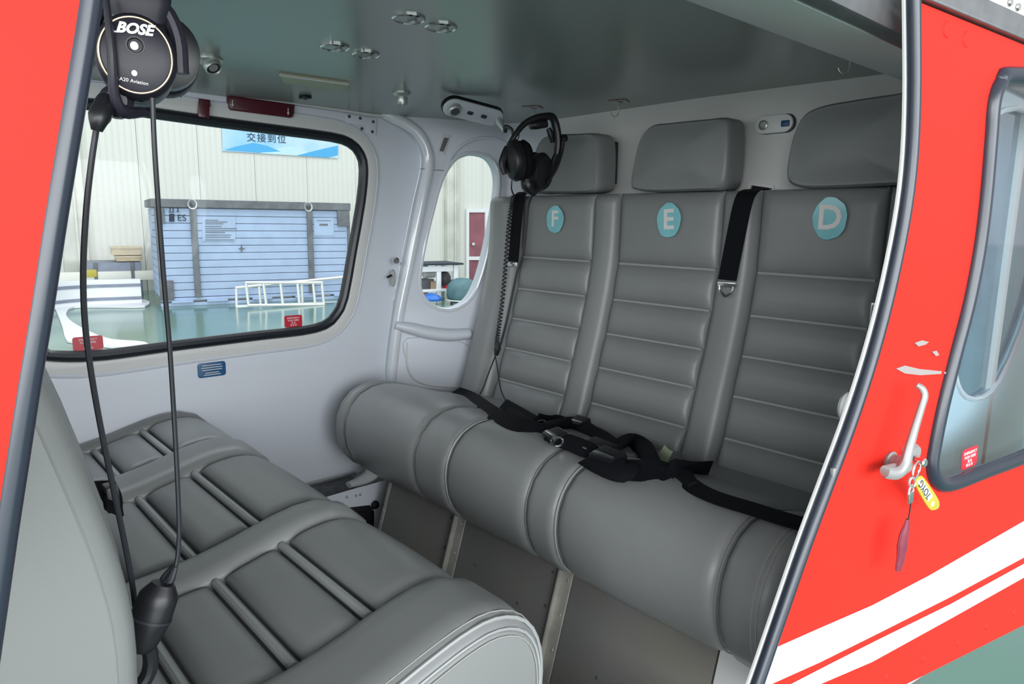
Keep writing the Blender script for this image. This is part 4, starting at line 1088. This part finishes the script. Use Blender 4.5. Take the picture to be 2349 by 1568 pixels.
obj('cloth_tag', ribbon([c + V((0.02, 0.022, 0.006)), c + V((0.005, 0.0, 0.003)), c + V((-0.005, -0.022, 0.004))], V((0.55, 0.0, 0.8)), 0.034, 0.0012, 3), M['greenpaper'], l4)

# ================================================================== FRONT BENCH (faces the tail)
fb = thing('front_bench', 'rear-facing grey leather bench with quilted cushions and pale side panel', 'bench', V((0.35, 1.40, -0.24)))
fprof = [(0.02, 0.262), (0.12, 0.262), (0.20, 0.263), (0.28, 0.267), (0.36, 0.276), (0.43, 0.291), (0.49, 0.308), (0.55, 0.322), (0.60, 0.324), (0.645, 0.306), (0.672, 0.270), (0.682, 0.215), (0.672, 0.15), (0.645, 0.09), (0.60, 0.05)]
fprof = [(p.x, p.z) for p in catmull([V((a, 0, b)) for a, b in fprof], 4)]
fl = [0.0]
for i in range(1, len(fprof)): fl.append(fl[-1] + math.dist(fprof[i], fprof[i - 1]))
fX = [(a, p[0]) for a, p in zip(fl, fprof)]; fZ = [(a, p[1]) for a, p in zip(fl, fprof)]
FL = fl[-1]
def SF(y, s): return V((interp(fX, s), y, interp(fZ, s)))
def s_at(x):
    for i in range(len(fprof) - 1):
        if fprof[i][0] <= x <= fprof[i + 1][0]: return fl[i] + (fl[i + 1] - fl[i]) * (x - fprof[i][0]) / (fprof[i + 1][0] - fprof[i][0])
g1, g2, g3 = s_at(0.250), s_at(0.375), s_at(0.495)
obj('cushion_core', pad(lambda y, s: SF(y, s) + V((0, 0, -0.014)), 0.72, 2.11, 0.0, FL, 0.002, 0.02, 0.03, 10, 40, sgn=-1), M['leather'], fb)
GW = 0.014
for y0, y1 in ((0.865, 1.172), (1.282, 1.652), (1.818, 2.082)):
    for s0, s1 in ((0.0, g1 - GW), (g1 + GW, g2 - GW), (g2 + GW, g3 - GW), (g3 + GW, FL)):
        obj('cushion_panel', pad(SF, y0, y1, s0, s1, 0.014, 0.030, 0.016, 18, 14 if s1 < FL else 30, sgn=-1, eb=0.028, crown=0.003), M['leather'], fb)
    for g in (g1, g2, g3):
        pts = [SF(y0 + (y1 - y0) * i / 10, g) + V((-0.001, 0, 0.000)) for i in range(11)]
        obj('groove_welt', tube(pts, 0.0085, 10), M['welt'], fb)
for y0, y1, h in ((1.176, 1.278, 0.024), (1.656, 1.814, 0.024), (2.086, 2.135, 0.020)):
    obj('cushion_divider', pad(SF, y0, y1, 0.0, FL, h, 0.045, 0.016, 16, 44, sgn=-1, eb=0.02), M['leather'], fb)
    if y1 < 2.0: obj('divider_piping', None or tube([SF(y0 + 0.028, s_at(0.10) + (FL * 0.9 - s_at(0.10)) * i / 40) + V((0, 0, 0.0)) + ((SF(y0, s_at(0.10) + (FL * 0.9 - s_at(0.10)) * i / 40 + 0.002) - SF(y0, s_at(0.10) + (FL * 0.9 - s_at(0.10)) * i / 40 - 0.002)).normalized().cross(V((0, 1, 0))) * -(h - 0.003)) for i in range(41)], 0.0022, 6), M['welt'], fb)
obj('side_bolster', pad(SF, 0.690, 0.861, 0.0, FL, 0.026, 0.050, 0.03, 18, 44, sgn=-1, eb=0.02), M['leather'], fb)
def fnorm(s):
    t = (SF(1, s + 0.002) - SF(1, s - 0.002)).normalized(); n = t.cross(V((0, 1, 0)))
    return -n if n.z < 0 and s < FL * 0.5 else n
def fseam(y, off, r, m, nm, s0=0.05, s1=None):
    s1 = s1 or FL * 0.96
    pts = []
    prev = None
    for i in range(45):
        s = s0 + (s1 - s0) * i / 44
        t = (SF(1, s + 0.002) - SF(1, s - 0.002)).normalized(); n = V((-t.z, 0, t.x))
        pts.append(SF(y, s) + n * off)
    obj(nm, tube(pts, r, 6), M[m], fb)
fseam(0.700, 0.016, 0.0030, 'welt', 'piping')
fseam(0.712, 0.0205, 0.0011, 'stitch', 'stitch_seam')
fseam(0.690, 0.003, 0.0022, 'welt', 'piping')
fseam(0.686, -0.006, 0.0010, 'stitch', 'stitch_seam')
obj('side_panel', plate([[V((x, 0.694, z)) for x, z in fprof] + [V((0.56, 0.694, -0.16)), V((0.02, 0.694, -0.16))]], FN, 0.012, 0.004, 0.0), M['leather'], fb)
obj('base_box', box(V((0.30, 1.41, -0.07)), (0.50, 1.36, 0.33), 0.01), M['kick'], fb)
# backrest of the front bench: bulging side and rolled front edge
bface = [(0.25, 0.105), (0.36, 0.128), (0.45, 0.138), (0.53, 0.140), (0.60, 0.131), (0.68, 0.113), (0.76, 0.092), (0.85, 0.062), (0.95, 0.03), (1.0, 0.0)]
def SFB(y, z): return V((interp(bface, z), y, z))
obj('backrest_face', pad(SFB, 0.72, 2.10, 0.27, 0.98, 0.012, 0.05, 0.15, 20, 24, sgn=1), M['leather'], fb)
fr = [V((interp(bface, 0.25 + 0.74 * i / 24) + 0.002, 0.665, 0.25 + 0.74 * i / 24)) for i in range(25)]
bk = [V((-0.10, 0.665, 0.99)), V((-0.10, 0.665, 0.25))]
obj('backrest_side', plate([fr + bk], FN, 0.10, 0.024, -0.045), M['leather'], fb)
sf_ = [V((interp(bface, 0.25 + 0.72 * i / 30) - 0.030, 0.6695 - 0.008, 0.25 + 0.72 * i / 30)) for i in range(31)]
obj('stitch_seam', tube(sf_, 0.0012, 6), M['stitch_dark'], fb)
obj('stitch_seam', tube([p + V((0.010, 0.0, 0)) for p in sf_], 0.0016, 6), M['leather'], fb)
# dashed stitches along the seam
vs_ = []
dash = []
for i in range(70):
    z = 0.28 + 0.68 * i / 70
    p = V((interp(bface, z) - 0.036, 0.6608, z)); p2 = V((interp(bface, z + 0.005) - 0.036, 0.6608, z + 0.005))
    dash.append(tube([p, p2], 0.0007, 5))
so = obj('stitch_row', join(*dash), M['stitch_dark'], fb); so['kind'] = 'stuff'
# belt stub between the cushions and the backrest
bb = thing('buckle_stub', 'black belt buckle poking out between front cushion and backrest', 'seat belt', P(255, 1160, X=0.20))
pB = [P(238, 1105, X=0.25), P(255, 1140, X=0.25), P(262, 1175, X=0.245)]
obj('webbing', ribbon(pB, V((0.3, 1, 0.2)), 0.034, 0.006, 4), M['web'], bb)
obj('buckle', box(pB[1], (0.02, 0.035, 0.045), 0.004), M['black'], bb)

# ================================================================== CEILING FITTINGS
UP = V((0, 0, -1))
def cl(px, py):
    z = 1.25
    for _ in range(6):
        p = P(px, py, Z=z); z = ceil_z(p.y)
    return P(px, py, Z=z)
def nozzle(px, py, lab, tilt, r=0.019):
    p = cl(px, py); ax = (UP + V(tilt)).normalized()
    t = thing('air_nozzle', lab, 'air nozzle', p, 'ceiling air nozzles')
    obj('collar', lathe([(r * 1.35, 0), (r * 1.35, 0.004), (r * 1.1, 0.010), (r * 0.9, 0.012)], p, UP, 20, up=(0, 1, 0)), M['brush'], t)
    obj('barrel', lathe([(r * 0.6, 0.0), (r * 0.85, 0.010), (r * 0.80, 0.030), (r * 0.70, 0.034), (r * 0.62, 0.030)], p, ax, 20, up=(0, 1, 0)), M['brush'], t)
    obj('throat', lathe([(r * 0.5, 0.012), (r * 0.62, 0.0305), (r * 0.1, 0.029)], p, ax, 16, up=(0, 1, 0)), M['black'], t)
nozzle(478, 134, 'brushed metal air nozzle swivelled sideways near the headset', (0.15, -0.85, 0), 0.023)
nozzle(921, 212, 'brushed metal air nozzle pointing down beside the oval speaker panel', (0.05, 0.0, 0))
for px, py, lab in ((937, 40, 'larger round chrome outlet with a small notch on the ceiling'), (1011, 60, 'round chrome outlet beside the larger notched outlet'),
                    (768, 106, 'round green chrome outlet nearest the yellowed lamp strip'), (839, 123, 'round chrome outlet beside the green chrome outlet')):
    p = cl(px, py); r = 0.030
    t = thing('ceiling_outlet', lab, 'outlet', p, 'round ceiling outlets')
    obj('rim', lathe([(r, 0), (r, 0.003), (r * 0.92, 0.005), (r * 0.88, 0.003)], p, UP, 28, up=(0, 1, 0)), M['chrome'], t)
    obj('disc', lathe([(r * 0.88, 0.0), (r * 0.86, 0.0032), (r * 0.1, 0.0036)], p, UP, 28, up=(0, 1, 0)), M['headliner'], t)
    obj('latch', box(p + V((0.008, 0.0, -0.006)), (0.008, 0.020, 0.005), 0.001), M['brush'], t)
# yellowed lamp strip
q = [cl(x, y) for x, y in ((641, 166), (800, 188), (797, 205), (720, 197), (650, 186))]
t = thing('lamp_strip', 'long yellowed lamp lens recessed in the grey headliner', 'lamp', q[2])
cq = sum(q, V()) / 5
q2 = [V((p.x, p.y, cq.z - 0.002)) for p in q]
obj('lens', plate([q2], UP, 0.006, 0.002, up=(0, 1, 0)), M['lamp'], t)
obj('lens_edge', tube([q2[0] + V((0, 0, -0.004)), q2[1] + V((0, 0, -0.004))], 0.0025, 6), M['lip'], t)
p = cl(700, 219)
t = thing('ceiling_sensor', 'small black square sensor on the headliner by the lamp strip', 'sensor', p)
obj('housing', box(p + V((0, 0, -0.004)), (0.026, 0.030, 0.010), 0.002), M['black'], t)
obj('lens', lathe([(0.006, 0), (0.005, 0.002), (0.001, 0.003)], p + V((0, 0, -0.009)), UP, 12, up=(0, 1, 0)), M['rubber'], t)
# oval speaker panel
c = P(1086, 257, Z=1.213); nn = V((-0.10, -0.62, -0.78)).normalized()
u_ = P(1150, 280, pl=(c, nn)) - P(1020, 247, pl=(c, nn)); wlen = u_.length
sp = thing('speaker_panel', 'white oval ceiling panel with round outlet and two switches near seat F', 'panel', c)
u_.normalize(); v_ = nn.cross(u_); hh_ = (P(1086, 240, pl=(c, nn)) - P(1086, 274, pl=(c, nn))).length
obj('plate', plate([oval_plate_loop(c, u_, v_, wlen, hh_)], nn, 0.012, 0.003, 0.0), M['white'], sp)
obj('shadow_gap', plate([oval_plate_loop(c, u_, v_, wlen + 0.005, hh_ + 0.005)], nn, 0.012, 0.001, -0.006), M['black'], sp)
ce = c - u_ * (wlen * 0.34)
obj('outlet_ring', lathe([(0.021, 0), (0.021, 0.008), (0.017, 0.014), (0.013, 0.012)], ce + nn * 0.006, nn, 22, up=(0, 1, 0)), M['brush'], sp)
obj('outlet', lathe([(0.0125, 0), (0.0125, 0.0132), (0.002, 0.0128)], ce + nn * 0.006, nn, 18, up=(0, 1, 0)), M['darkstuff'], sp)
for k in (-0.07, 0.17):
    obj('switch', box(c + u_ * (wlen * k) + nn * 0.008, (0.018, 0.010, 0.006), 0.002, u_, v_), M['ink'], sp)
pj = c + u_ * (wlen * 0.42)
obj('jack_plug', tube([pj + nn * 0.0, pj + nn * 0.02 + u_ * 0.004, pj + nn * 0.05 + u_ * 0.012], [0.011, 0.010, 0.007], 12), M['brush'], sp)
jack_end = pj + nn * 0.05 + u_ * 0.012
# ceiling hooks
def hook(px, py, lab, hx=(0.012, -0.008), plate_on=True):
    p = cl(px, py)
    t = thing('ceiling_hook', lab, 'hook', p, 'stick-on ceiling hooks')
    if plate_on:
        obj('adhesive_plate', box(p + V((0, 0, -0.0015)), (0.055, 0.055, 0.002), 0.0005, (1, 0.5, 0), (-0.5, 1, 0)), glass_rose, t)
        obj('clip', box(p + V((0, 0, -0.004)), (0.03, 0.006, 0.004), 0.001), M['brush'], t)
    d = V((hx[0], hx[1], 0)).normalized()
    a = p + V((0, 0, -0.004))
    hk = [a + d * 0.007, a + V((0, 0, -0.012)), a + V((0, 0, -0.026)), a + V((0, 0, -0.036)) - d * 0.004, a + V((0, 0, -0.040)) - d * 0.012, a + V((0, 0, -0.034)) - d * 0.020, a + V((0, 0, -0.028)) - d * 0.023]
    obj('wire_hook', tube(hk, 0.0016, 6, smooth=4), M['brush'], t)
    obj('wire_arm', tube([a - d * 0.008, a + V((0, 0, -0.013))], 0.0014, 6), M['brush'], t)
    return p
glass_rose = mat('rose_adhesive', (0.22, 0.15, 0.15), 0.25, coat=0.4)
hk1 = hook(1222, 246, 'stick-on wire hook carrying the headset at seat F')
hook(1420, 232, 'empty stick-on wire hook above headrest E', (0.74, -0.66))
hook(1952, 118, 'empty wire hook beside the pale ceiling cove near the door', (0.74, -0.66), True)
# row of things above the far window
YT = YF - 0.004
def ft(px, py, y=YT): return P(px, py, Y=y)
t = thing('exit_light', 'dark red emergency light bar with arrows above the big window', 'light', ft(597, 250))
obj('lens', plate([[ft(x, y, YF - 0.01) for x, y in ((524, 222), (530, 220), (668, 240), (672, 246), (670, 268), (664, 271), (528, 253), (523, 247))]], FN, 0.022, 0.004), M['dark_red'], t)
obj('frame', plate([[ft(x, y, YF - 0.004) for x, y in ((520, 218), (675, 241), (673, 274), (520, 255))]], FN, 0.010, 0.002), M['dark_red'], t)
for x, y in ((533, 237), (661, 256)):
    obj('arrow', plate([[ft(x + a, y + b, YF - 0.0225) for a, b in ((-1, -8), (1, -8), (1, 2), (3, 2), (0, 8), (-3, 2), (-1, 2))]], FN, 0.001), M['lip'], t, 0)
t = thing('red_clip', 'small dark red clip hanging over the window seal', 'clip', ft(467, 265))
obj('body', plate([[ft(x, y, YF - 0.02) for x, y in ((456, 226), (481, 229), (479, 272), (453, 268))]], FN, 0.012, 0.003), M['dark_red'], t)
obj('mount', box(ft(468, 238, YF - 0.008), (0.03, 0.02, 0.016), 0.002), M['dark_red'], t)
c = ft(398, 219, YF - 0.006)
t = thing('round_notice', 'round pale notice with dark border beside the hanging headset', 'notice', c)
obj('disc', lathe([(0.0195, 0), (0.0195, 0.002), (0.001, 0.002)], c, FN, 24), M['lip'], t)
obj('border', ring3(c + FN * 0.002, 0.0185, FN, 0.0016, 1, 24), M['ink'], t)
obj('slash', box(c + FN * 0.0025, (0.004, 0.001, 0.030), 0.0002, (0.8, 0, 0.6), (0, 1, 0)), M['ink'], t)
obj('symbol', box(c + FN * 0.0025 + V((0.004, 0, -0.003)), (0.018, 0.001, 0.005), 0.0002), M['ink'], t)
t = thing('red_notice', 'small red notice half hidden by the near headset', 'notice', ft(366, 225, YF - 0.004))
obj('plate', plate([[ft(x, y, YF - 0.004) for x, y in ((340, 212), (377, 210), (375, 227), (340, 230))]], FN, 0.003, 0.0005), M['placard_red'], t)
obj('print', plate([[ft(x, y, YF - 0.006) for x, y in ((345, 218), (370, 216), (370, 219), (345, 221))]], FN, 0.0006), M['pale'], t, 0)
# hinge plate with screws
t = thing('hinge_plate', 'white corner bracket with dark screws above the window corner', 'bracket', ft(830, 285))
obj('plate', plate([[ft(x, y, YF - 0.004) for x, y in ((792, 262), (864, 272), (862, 310), (840, 306), (838, 288), (792, 282))]], FN, 0.004, 0.001), M['white'], t)
for x, y in ((801, 267), (826, 271), (830, 295), (856, 279), (854, 302)):
    obj('screw', lathe([(0.0055, 0), (0.005, 0.002), (0.001, 0.003)], ft(x, y, YF - 0.006), FN, 10), M['darkstuff'], t)
# blue placard
c = ft(486, 847, YF - 0.002)
t = thing('blue_placard', 'small blue placard with white print below the big window', 'placard', c)
L_ = []
w, h, r = 0.082, 0.044, 0.008
for sx, sy, a0 in ((1, 1, 0), (-1, 1, 90), (-1, -1, 180), (1, -1, 270)):
    for k in range(4):
        a = math.radians(a0 + 30 * k); L_.append(c + V((sx * (w / 2 - r) + r * math.cos(a), 0, sy * (h / 2 - r) + r * math.sin(a))))
obj('plate', plate([L_], FN, 0.003, 0.0006), M['placard_blue'], t)
for i, (wd_, dz) in enumerate(((0.055, 0.014), (0.062, 0.007), (0.058, 0.000), (0.040, -0.009), (0.050, -0.015))):
    obj('print_line', box(c + V((0, -0.0022, dz)), (wd_, 0.0008, 0.0022), 0), M['lip'], t, 0)

# ================================================================== NEAR HEADSET
HY = 0.80
hc = P(312, 128, Y=HY)
fwd = V((EYE.x - hc.x, EYE.y - hc.y, 0)).normalized()      # ear axis, towards the open door
side = V((0, 0, 1)).cross(fwd)                              # to the right as seen from the door
hs = thing('aviation_headset', 'black aviation headset with white lettering hanging beside the red post', 'headset', hc)
HS = 0.86
def H(a, b, d): return hc + side * (a * HS) + V((0, 0, 1)) * (b * HS) + fwd * d
def ell(a, b, prof_, c, axis, seg=32):
    return lathe([(r * HS, h) for r, h in prof_], c, axis, seg, sx=a, sy=b)
ea, eb_ = 0.040, 0.0445
obj('ear_shell', ell(1, eb_ / ea, [(0.030, -0.055), (0.041, -0.045), (0.044, -0.020), (0.043, -0.004), (0.0385, 0.002)], H(0, 0, 0), fwd), M['cup'], hs)
obj('silver_ring', tube([H(0.0375 * math.cos(a), 0.0375 * eb_ / ea * math.sin(a), 0.002) for a in [2 * math.pi * i / 48 for i in range(48)]], 0.0015, 8, True), M['bronze'], hs)
obj('face_plate', ell(1, eb_ / ea, [(0.0372, -0.002), (0.0360, 0.002), (0.028, 0.0045), (0.015, 0.0055), (0.002, 0.006)], H(0, 0, 0), fwd), M['cup'], hs)
up_ = V((0, 0, 1))
obj('brand_lettering', text('BOSE', 0.0136, H(0.000, 0.0275, 0.0062), side, up_, 0.0006, 0.0006, 0.35), M['pale'], hs, 0)
obj('brand_line', box(H(-0.0215, 0.0228, 0.0052), (0.010, 0.0015, 0.0006), 0, side, up_), M['pale'], hs, 0)
obj('model_lettering', text('A20 Aviation', 0.0048, H(-0.004, -0.0295, 0.0052), side * 0.97 - up_ * 0.1, up_, 0.0004), M['pale'], hs, 0)
obj('recess', ell(1, 1.0, [(0.0100, 0.0), (0.0100, 0.0066), (0.0085, 0.0066), (0.007, 0.0055), (0.001, 0.0055)], H(0.0, 0.010, 0), fwd), M['black'], hs)
obj('white_stud', ell(1, 1.1, [(0.0045, 0), (0.0042, 0.0085), (0.001, 0.0095)], H(-0.001, 0.009, 0), fwd, 16), M['pale'], hs)
obj('white_stud', ell(1, 1.1, [(0.0033, 0), (0.003, 0.006), (0.001, 0.0068)], H(-0.003, -0.0205, 0), fwd, 16), M['pale'], hs)
obj('ear_cushion', ell(1, eb_ / ea, [(0.025, -0.085), (0.036, -0.084), (0.042, -0.070), (0.040, -0.055), (0.03, -0.052)], H(0, 0, 0), fwd), M['black'], hs)
# far cup
obj('ear_shell', ell(1, eb_ / ea, [(0.036, -0.185), (0.044, -0.178), (0.043, -0.150), (0.036, -0.140)], H(0.036, 0.034, 0), fwd), M['cup'], hs)
obj('ear_cushion', ell(1, eb_ / ea, [(0.036, -0.142), (0.043, -0.130), (0.042, -0.112), (0.030, -0.108)], H(0.036, 0.034, 0), fwd), M['black'], hs)
# yoke and head band
obj('hanger_plate', tube([H(0.004, 0.046, -0.018), H(0.006, 0.070, -0.016), H(0.008, 0.100, -0.02), H(0.010, 0.135, -0.03)], [0.026, 0.031, 0.030, 0.022], 16, smooth=3, flat=(fwd, 0.35)), M['cup'], hs)
obj('yoke', tube([H(-0.046, -0.01, -0.025), H(-0.045, 0.03, -0.024), H(-0.028, 0.062, -0.022), H(0.0, 0.074, -0.020), H(0.032, 0.062, -0.022), H(0.046, 0.03, -0.024), H(0.047, -0.01, -0.025)], 0.0085, 10, smooth=4), M['cup'], hs)
band = [H(0.0, 0.074, -0.02), H(0.002, 0.10, -0.018), H(0.004, 0.13, -0.03), H(0.008, 0.150, -0.055), H(0.012, 0.157, -0.09), H(0.018, 0.152, -0.125), H(0.023, 0.135, -0.150), H(0.026, 0.108, -0.160), H(0.028, 0.085, -0.162)]
obj('head_band', tube(band, 0.011, 10, smooth=4), M['black'], hs)
# microphone joint, cable boot
obj('boom_joint', lathe([(0.012, -0.03), (0.016, -0.024), (0.016, -0.008), (0.010, 0.0)], H(-0.024, -0.050, -0.006), fwd, 18), M['cup'], hs)
obj('boom_arm', tube([H(-0.026, 0.060, 0.006), H(-0.024, 0.0, 0.010), H(-0.025, -0.045, 0.004), H(-0.018, -0.062, -0.006), H(0.004, -0.058, -0.03)], [0.003, 0.0042, 0.005, 0.007, 0.005], 10, smooth=4), M['cup'], hs)
cb = P(226, 285, Y=HY)
obj('cable_boot', tube([H(-0.034, -0.052, -0.012), P(228, 268, Y=HY), P(222, 300, Y=HY)], [0.010, 0.010, 0.005], 12, smooth=3), M['black'], hs)
lc = [(222, 290), (210, 370), (198, 480), (191, 620), (195, 740), (210, 860), (235, 1000), (262, 1130), (285, 1240), (303, 1335), (310, 1390)]
obj('left_cable', tube([P(x, y, Y=HY + 0.02) for x, y in lc], 0.0030, 8, smooth=4), M['cable'], hs)
rc = [(350, 225), (354, 330), (364, 480), (376, 640), (388, 780), (396, 900), (403, 1020), (408, 1120), (411, 1220), (405, 1290), (385, 1345)]
obj('right_cable', tube([P(x, y, Y=HY - 0.01) for x, y in rc], 0.0026, 8, smooth=4), M['cable'], hs)
# in-line control box
b0_, b1_ = P(372, 1345, Y=HY - 0.02), P(318, 1490, Y=HY - 0.02)
bd = (b1_ - b0_).normalized(); LB_ = (b1_ - b0_).length
bf = (EYE - b0_).normalized(); bsx = bd.cross(bf).normalized()
obj('control_box', tube([b0_ - bd * 0.004, b0_ + bd * 0.010, b0_ + bd * 0.035, b0_ + bd * 0.060, b0_ + bd * LB_], [0.012, 0.0205, 0.0215, 0.017, 0.012], 14, smooth=3, flat=((EYE - b0_).normalized(), 0.7)), M['black'], hs)
obj('box_joint', tube([b0_ + bd * 0.032, b0_ + bd * 0.035], 0.0222, 14, flat=((EYE - b0_).normalized(), 0.7)), M['cable'], hs)
obj('cable_boot', tube([P(402, 1300, Y=HY - 0.012), P(386, 1335, Y=HY - 0.015), b0_ + bd * 0.006 + bsx * 0.004], [0.003, 0.006, 0.008], 10, smooth=3), M['cable'], hs)
obj('cable_boot', tube([P(400, 1295, Y=HY - 0.005), P(372, 1335, Y=HY - 0.010), b0_ + bd * 0.006 - bsx * 0.006], [0.003, 0.005, 0.007], 10, smooth=3), M['cable'], hs)
lower = [P(330, 1462, Y=HY - 0.02), P(345, 1500, Y=HY - 0.02), P(342, 1540, Y=HY - 0.02), P(322, 1575, Y=HY - 0.02)]
obj('lower_strap', tube(lower, 0.008, 10, smooth=3), M['black'], hs)

# ================================================================== HEADSET AT SEAT F
XH = 1.50
def h2(px, py, d=0.0): return P(px, py, pl=(V((1.47, 1.56, 1.1)), V((0.66, 0.75, 0)))) + V((0.66, 0.75, 0)).normalized() * d
gh = thing('aviation_headset', 'black headset hanging from a ceiling hook in front of headrest F', 'headset', h2(1230, 440))
bandp = [h2(1166, 335, 0), h2(1180, 312, 0.0), h2(1202, 284, 0.01), h2(1228, 269, 0.02), h2(1252, 263, 0.03), h2(1268, 264, 0.04), h2(1277, 282, 0.05), h2(1283, 312, 0.055), h2(1282, 340, 0.058), h2(1276, 366, 0.058)]
obj('head_band', tube(bandp, [0.007, 0.008, 0.009, 0.010, 0.010, 0.012, 0.013, 0.012, 0.011, 0.007], 10, smooth=4), M['black'], gh)
obj('crown_cushion', tube([h2(1216, 286, 0.02), h2(1232, 283, 0.026), h2(1256, 279, 0.034)], [0.011, 0.014, 0.012], 12, smooth=3), M['black'], gh)
obj('crown_cushion', tube([h2(1260, 290, 0.045), h2(1266, 305, 0.05), h2(1270, 322, 0.055)], [0.008, 0.010, 0.007], 12, smooth=3), M['black'], gh)
vd = V((0.66, 0.75, 0)).normalized(); vr = V((0.75, -0.66, 0)).normalized()
ax1 = (-vr * 0.85 - vd * 0.5 + V((0, 0, -0.1))).normalized()
c1 = h2(1188, 368, 0.0)
obj('ear_shell', lathe([(0.030, -0.012), (0.040, -0.004), (0.042, 0.012), (0.036, 0.026), (0.020, 0.034), (0.004, 0.036)], c1, ax1, 24, sx=1.0, sy=1.45), M['black'], gh)
obj('ear_cushion', lathe([(0.024, -0.036), (0.036, -0.034), (0.041, -0.022), (0.038, -0.010), (0.030, -0.006)], c1, ax1, 24, sx=1.0, sy=1.45), M['web'], gh)
c2 = h2(1236, 392, 0.05)
obj('ear_shell', lathe([(0.030, -0.014), (0.042, -0.004), (0.044, 0.014), (0.036, 0.030), (0.006, 0.036)], c2, (vr * 0.55 - vd * 0.6 + V((0, 0, -0.1))), 24, sx=1.0, sy=1.35), M['black'], gh)
obj('ear_cushion', lathe([(0.026, -0.040), (0.038, -0.036), (0.043, -0.022), (0.040, -0.010), (0.030, -0.006)], c2, (vr * 0.55 - vd * 0.6 + V((0, 0, -0.1))), 24, sx=1.0, sy=1.35), M['web'], gh)
obj('yoke', tube([h2(1164, 338, 0), h2(1158, 355, -0.005), h2(1152, 378, -0.008), h2(1158, 400, -0.01)], [0.010, 0.012, 0.012, 0.008], 10, smooth=3), M['black'], gh)
obj('yoke', tube([h2(1280, 350, 0.058), h2(1272, 372, 0.056), h2(1262, 392, 0.05)], [0.010, 0.012, 0.010], 10, smooth=3), M['black'], gh)
obj('microphone', tube([h2(1297, 304, 0.05), h2(1297, 312, 0.05), h2(1297, 320, 0.05)], [0.008, 0.013, 0.009], 12, smooth=3), M['black'], gh)
obj('mic_boom', tube([h2(1296, 318, 0.05), h2(1292, 345, 0.05), h2(1278, 385, 0.04), h2(1256, 420, 0.03)], 0.0045, 8, smooth=4), M['black'], gh)
obj('lower_cup', tube([h2(1208, 400, 0.02), h2(1212, 425, 0.02), h2(1222, 438, 0.02), h2(1230, 446, 0.02)], [0.018, 0.022, 0.014, 0.008], 12, smooth=3), M['black'], gh)
obj('wire_loop', tube([h2(1176, 304, 0.01), h2(1190, 306, 0.01), h2(1188, 318, 0.01), h2(1178, 320, 0.01), h2(1184, 328, 0.01), h2(1188, 340, 0.01)], 0.0018, 6, smooth=4), M['cable'], gh)
obj('plug_lead', tube([jack_end, h2(1160, 288, 0.02), h2(1174, 296, 0.01), h2(1176, 310, 0.008)], [0.007, 0.006, 0.005, 0.003], 10, smooth=4), M['cable'], gh)
obj('thin_cable', tube([h2(1174, 414, 0.0), P(1173, 430, X=1.60), P(1176, 442, X=1.64), P(1182, 452, X=1.645)], 0.0025, 8, smooth=3), M['cable'], gh)
# coiled cord
cpath = catmull([P(x, y, X=X_) for x, y, X_ in ((1178, 448, 1.632), (1172, 480, 1.622), (1166, 530, 1.614), (1161, 590, 1.604), (1156, 650, 1.586), (1150, 710, 1.568), (1143, 760, 1.552), (1139, 792, 1.545))], 40)
turns = 46; n_ = 46 * 9
hel = []
for i in range(n_):
    t_ = i / (n_ - 1) * (len(cpath) - 1); k = min(int(t_), len(cpath) - 2); p = cpath[k].lerp(cpath[k + 1], t_ - k)
    a = 2 * math.pi * turns * i / n_
    hel.append(p + V((0.0065 * math.cos(a), 0.0065 * math.sin(a), 0.0)))
cc_ = thing('coiled_cord', 'black coiled headset cord hanging along the pad edge of seat F', 'cord', cpath[-1])
obj('coil', tube(hel, 0.0024, 6), M['cable'], cc_)
def cord(pxs, r): return tube([P(x, y, X=X_) for x, y, X_ in pxs], r, 8, smooth=5)
obj('straight_cord', cord(((1222, 446, 1.612), (1212, 470, 1.614), (1206, 530, 1.610), (1200, 580, 1.604), (1186, 625, 1.590), (1172, 690, 1.566), (1160, 745, 1.548), (1148, 790, 1.536)), 0.0042), M['cable'], cc_)
obj('junction', tube([P(1144, 785, X=1.535), P(1141, 800, X=1.53), P(1138, 815, X=1.525)], [0.008, 0.012, 0.007], 10, smooth=3), M['black'], cc_)
obj('straight_cord', cord(((1138, 812, 1.525), (1122, 852, 1.51), (1108, 890, 1.49), (1100, 908, 1.47), (1110, 925, 1.46), (1140, 935, 1.46)), 0.0024), M['cable'], cc_)
obj('straight_cord', cord(((1136, 815, 1.525), (1142, 850, 1.52), (1148, 890, 1.51), (1158, 915, 1.50), (1172, 935, 1.49)), 0.0024), M['cable'], cc_)
